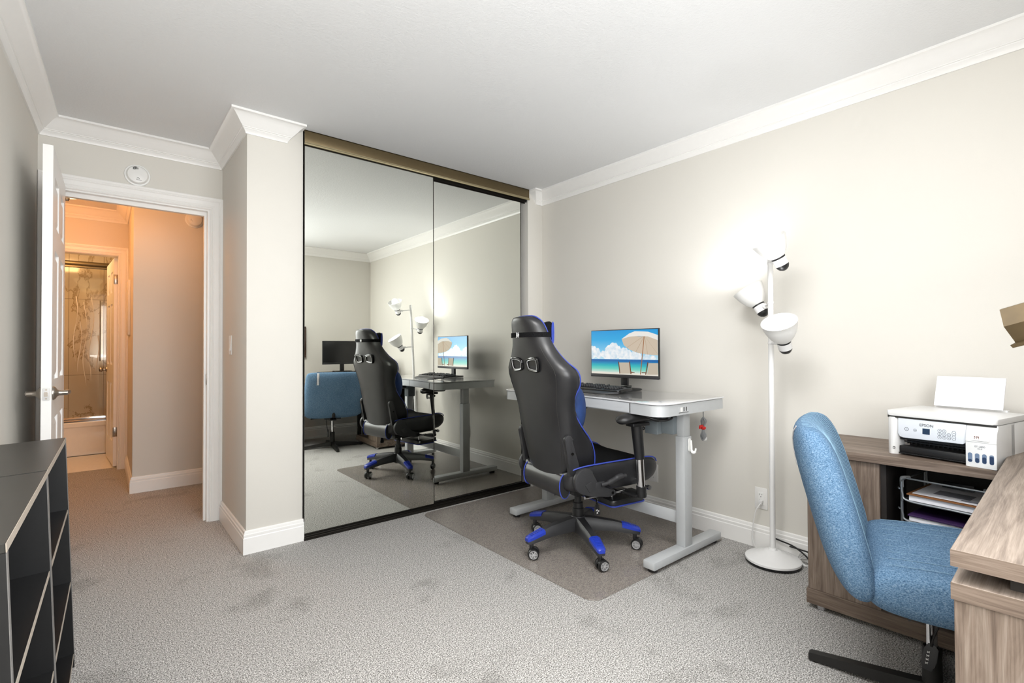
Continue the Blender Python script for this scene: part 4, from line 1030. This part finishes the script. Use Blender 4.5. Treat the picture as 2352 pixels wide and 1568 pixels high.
# local: +X is the way the chair faces, +Y its left
def pad(ctr, w, h, th, curve, lean, n=15, taper=.10):
    """padded back: loft across the width, curved towards the sitter"""
    rings = []
    for k in range(n):
        v = -1 + 2 * k / (n - 1); e = max(1e-3, 1 - abs(v) ** 7) ** .5
        y = v * w; x = curve * v * v; ring = []
        m = 26
        for j in range(m):
            a = 2 * PI * j / m; ca, sa = math.cos(a), math.sin(a)
            px = math.copysign(abs(ca) ** .75, ca) * th / 2 * (.35 + .65 * e); pz = math.copysign(abs(sa) ** .55, sa) * h / 2 * (1 - .12 * (1 - e))
            zz = pz; yy = y * (1 - taper * (pz / h + .5) * 1.0)
            ring.append((ctr[0] + x + px - lean * (zz + h / 2), ctr[1] + yy, ctr[2] + zz))
        rings.append(ring)
    return rings
b = B(); rg = pad((-.205, 0, .632), .325, .505, .130, .03, .27, 21); b.loft(rg); bk = sub(b.done('backrest', M['denim'], bc, ang=80), 1)
# stitched channels down the front face and over the edge
b = B()
for k in range(3, 18, 1):
    r = rg[k]; pts = [V(r[j % 26]) for j in range(-5, 8)]
    c = sum(pts, V()) / len(pts)
    b.tube([tuple(p + V((.0008, 0, 0))) for p in pts], .0009, 5)
b.done('stitching', M['stitch'], bk)
lb = B()      # small label sewn on the rear, following the padding
def lp(j, f, out):
    p, q = V(rg[4][j]), V(rg[5][j]); return tuple(p + (q - p) * f + V((-out, 0, -.2 * out)))
for mi, f0, f1, o_ in ((0, 0, .9, .0004), (1, 0, .12, .0008), (1, .78, .9, .0008), (2, .35, .62, .0008)):
    lb.mi = mi
    lb.loft([[lp(j, f0, o_), lp(j, f1, o_), lp(j, f1, o_ + .0008), lp(j, f0, o_ + .0008)] for j in (8, 9, 10, 11, 12)])
o = lb.done('fabric_label', [M['paper'], M['slot'], M['silver']], bk); o['label'] = 'small striped white label on the rear'
# seat
SE = [(-.185, .265, .435, .392), (-.165, .290, .478, .362), (-.12, .300, .492, .350), (-.02, .305, .497, .345), (.12, .302, .500, .345), (.21, .294, .497, .350), (.255, .280, .482, .365), (.272, .262, .445, .395)]
def ring2(x, w, zt, zb):
    half = [(0, zb), (.5, zb), (.86, zb + .006), (.975, zb + .028), (1.0, (zt + zb) / 2), (.985, zt - .024), (.93, zt - .006), (.8, zt), (.4, zt + .003), (0, zt + .004)]
    return [(x, -u * w, z) for u, z in half] + [(x, u * w, z) for u, z in reversed(half[1:-1])]
b = B(); b.loft([ring2(*r) for r in SE]); se = sub(b.done('seat', M['denim'], bc, ang=80), 2)
b = B()
for i in range(-4, 5):
    y = .058 * i; b.tube([(x, y, (zt + .0025 - .012 * max(0, abs(y) / w - .8) ** 1)) for x, w, zt, zb in SE[2:7]], .0008, 5)
b.done('stitching', M['stitch'], se)
b = B(); b.box(-.10, -.09, .334, .10, .09, .352, .004); b.box(-.045, -.045, .315, .045, .045, .340, .006); b.done('seat_plate', M['charcoal_metal'], bc)
b = B(); b.tube([(-.20, 0, .372), (-.25, 0, .385), (-.255, 0, .46)], .018, 10); b.box(-.22, -.03, .335, -.05, .03, .347, .002); b.done('back_bar', M['charcoal_metal'], bc)
b = B(); b.cyl((0, 0, .14), (0, 0, .325), .0145, n=24); b.done('gas_piston', M['chrome'], bc)
b = B(); b.cyl((0, 0, .028), (0, 0, .165), .0265, .0255, 28); b.lathe([(.026, .165), (.026, .173), (.022, .177), (.017, .173)], 28, caps=False); b.done('column', M['charcoal_metal'], bc)
for k, wa in enumerate((99.5, 9.5, -80.5, -170.5)):
    a = R(wa - (16.5 - 90)); m = MX.Rotation(a, 4, 'Z')
    b = B()
    b.loft([[(.0, -.022, .022), (.0, .022, .022), (.0, .018, .065), (.0, -.018, .065)], [(.10, -.021, .018), (.10, .021, .018), (.10, .017, .054), (.10, -.017, .054)], [(.338, -.017, .004), (.338, .017, .004), (.338, .014, .030), (.338, -.014, .030)], [(.345, -.015, .006), (.345, .015, .006), (.345, .012, .026), (.345, -.012, .026)]], M=m)
    b.cyl((.325, 0, .0), (.325, 0, .006), .013, n=12, M=m); b.done('leg', M['charcoal_metal'], bc, ang=25)
# height lever with paddle and its cable loop on the camera side
bpy.context.view_layer.update()
b = B(); b.tube(bez([(.03, -.04, .33), (.02, -.055, .325), (.015, -.062, .29), (-.005, -.055, .22), (-.005, -.05, .20)]), .003, 8)
b.tube(bez([(.0, -.04, .33), (-.01, -.065, .31), (-.01, -.06, .24), (-.008, -.05, .20)]), .0022, 8); hl = b.done('height_lever', M['charcoal_metal'], bc)
b = B(); pm = frame((-.012, -.046, .165), (.85, -.25, .0), (.15, 0, 1), (.25, -.9, -.05))
b.prism([(-.016, -.030), (-.010, -.042), (.010, -.044), (.014, -.034), (.012, -.024), (.019, -.014), (.018, .030), (.008, .042), (-.006, .040), (-.014, .02)], -.006, .006, pm, .003); b.done('paddle', M['dark'], hl)
b = B()
for dz in (-.022, -.010, .002, .014):
    b.tube([tuple(pm @ V((-.010, dz + .004, .0065))), tuple(pm @ V((-.003, dz, .0065)))], .0009, 5); b.tube([tuple(pm @ V((-.003, dz + .005, .0065))), tuple(pm @ V((-.009, dz - .001, .0065)))], .0009, 5)
b.done('paddle_marks', M['white'], hl)
# lever seen on the far side in the mirror
b = B(); b.tube(bez([(-.02, -.08, .345), (-.06, -.19, .347), (-.075, -.235, .347)]), .0048, 8); hl2 = b.done('tilt_lever', M['charcoal_metal'], bc)

# ------------------------------------------------------------------ black bookcase units on the left
def bookcase(label, y0, y1):
    """local: +X out of the wall (front at 0), base on the floor"""
    t = T('bookcase', label, 'bookcase', (-.0745 - .014 * (2.4 - (y0 + y1) / 2), (y0 + y1) / 2, .002), (0, R(-2.05), R(-.85)), 'black cube bookcases by the left wall')
    h, d, w = .824, .245, (y1 - y0) / 2 - .001
    b = B(); b.box(-d, -w, h - .016, 0, w, h, .001, 1)
    b.done('top_panel', M['sh_top'], t)
    b = B(); b.box(0, -w, h - .0155, .0012, w, h - .0005); b.done('top_edge', M['sh_edge'], t)
    for s in (-1, 1):
        b = B(); b.box(-d, s * w - (0 if s < 0 else .015), .0, 0, s * w + (.015 if s < 0 else 0), h - .016); p = b.done('side_panel', M['sh_black'], t, smooth=False)
        b = B(); b.box(0, s * w - (0 if s < 0 else .0145), .04, .0012, s * w + (.0145 if s < 0 else 0), h - .016); b.done('side_edge', M['sh_edge2'], t, smooth=False)
    b = B(); b.box(-d, -w + .015, .04, -d + .006, w - .015, h - .016); b.done('back_panel', M['sh_black'], t, smooth=False)
    for z in (.035, .295, .555):
        b = B(); b.box(-d + .006, -w + .015, z, -.002, w - .015, z + .013); p = b.done('shelf', M['sh_black'], t, smooth=False)
        b = B(); b.box(-.002, -w + .015, z + .0005, -.0008, w - .015, z + .0125); b.done('shelf_edge', M['sh_edge'], t, smooth=False)
    b = B(); b.box(-d + .01, -w + .015, 0, -.02, w - .015, .035); b.done('plinth', M['sh_black'], t, smooth=False)
    return t
bookcase('far black bookcase unit, its end next to the open bedroom door', 1.778, 2.40)
bookcase('near black bookcase unit cut by the left picture edge', 1.150, 1.771)
t = T('storage_box', 'teal green plastic box on the top shelf of the near black bookcase', 'box', (-.128, 1.228, .5716))
b = B(); b.prism(rrect(-.07, -.038, .0, .038, .01), 0, .17, bv=.004); b.done('body', M['teal'], t)
b = B()
for i in range(3): b.box(.0, -.01, .03 + .028 * i, .0006, .024, .045 + .028 * i)
b.done('pale_marks', M['paper_print'], t)
t = T('toy', 'small rust red bottle in the bottom row of the near black bookcase', 'bottle', (-.16, 1.40, .0513))
b = B(); b.lathe([(.02, 0), (.022, .01), (.022, .07), (.009, .09), (.009, .105), (0, .106)], 20); b.done('body', M['rust'], t)
# ------------------------------------------------------------------ light
sc = bpy.context.scene
w = bpy.data.worlds.new('daylight'); sc.world = w; w.use_nodes = True
bg = w.node_tree.nodes['Background']; bg.inputs['Color'].default_value = (.80, .90, 1, 1); bg.inputs['Strength'].default_value = 1.0
def area(name, loc, d, sx, sy, power, col=(1, 1, 1), spread=180):
    l = bpy.data.lights.new(name, 'AREA'); l.shape = 'RECTANGLE'; l.size = sx; l.size_y = sy; l.energy = power; l.color = col; l.spread = R(spread)
    o = bpy.data.objects.new(name, l); C.objects.link(o); o.location = loc; o.rotation_euler = V(d).to_track_quat('-Z', 'Y').to_euler(); return o
def point(name, loc, power, col, rad=.05):
    l = bpy.data.lights.new(name, 'POINT'); l.energy = power; l.color = col; l.shadow_soft_size = rad
    o = bpy.data.objects.new(name, l); C.objects.link(o); o.location = loc; return o
area('added_window_light', ((wx0 + wx1) / 2, YB + .01, (wz0 + wz1) / 2), (0, 1, -.05), wx1 - wx0, wz1 - wz0, 55, (.97, .985, 1))  # area light filling the added, unseen window
# added fill behind the camera, aimed up to bounce off the ceiling
area('added_bounce_fill', (-.05, -.22, 1.0), (.08, .10, 1), .5, .4, 17, (1, .99, .975))
area('added_overhead_fill', (.95, .75, CE - .03), (0, 0, -1), .7, .7, 36, (1, .992, .98))  # added fill without a fixture, evens out the room above the view
WARM = (1, .37, .10)
point('hall_bulb', (-.185, 4.2, 2.30), 15, WARM, .06)
point('hall_far_fill', (-.50, 5.25, 2.25), 11, WARM, .08)  # added warm fill deeper in the hall, no lamp there
point('bath_light', (-.35, 6.65, 2.2), 12, (1, .56, .24), .10)

# ------------------------------------------------------------------ camera
cam = bpy.data.cameras.new('camera'); co = bpy.data.objects.new('camera', cam); C.objects.link(co)
cam.sensor_width = 36; cam.lens = 36 * 1135.773 / 2352; cam.clip_start = .02
ya, pi_, ro = .69042274, .0133617832, -.00425248757
fw = V((math.sin(ya) * math.cos(pi_), math.cos(ya) * math.cos(pi_), math.sin(pi_)))
r0 = V((math.cos(ya), -math.sin(ya), 0)); u0 = r0.cross(fw)
rr = r0 * math.cos(ro) + u0 * math.sin(ro); uu = -r0 * math.sin(ro) + u0 * math.cos(ro)
co.matrix_world = frame((0, 0, 1.14), rr, uu, -fw)
sc.camera = co
vs = sc.view_settings
vs.view_transform = 'Standard'; vs.look = 'None'; vs.gamma = 1; vs.use_curve_mapping = False; vs.exposure = .08
sc.cycles.max_bounces = 10; sc.cycles.diffuse_bounces = 5; sc.cycles.glossy_bounces = 5; sc.cycles.transparent_max_bounces = 12
sc.cycles.caustics_reflective = False; sc.cycles.caustics_refractive = False; sc.cycles.sample_clamp_indirect = 6
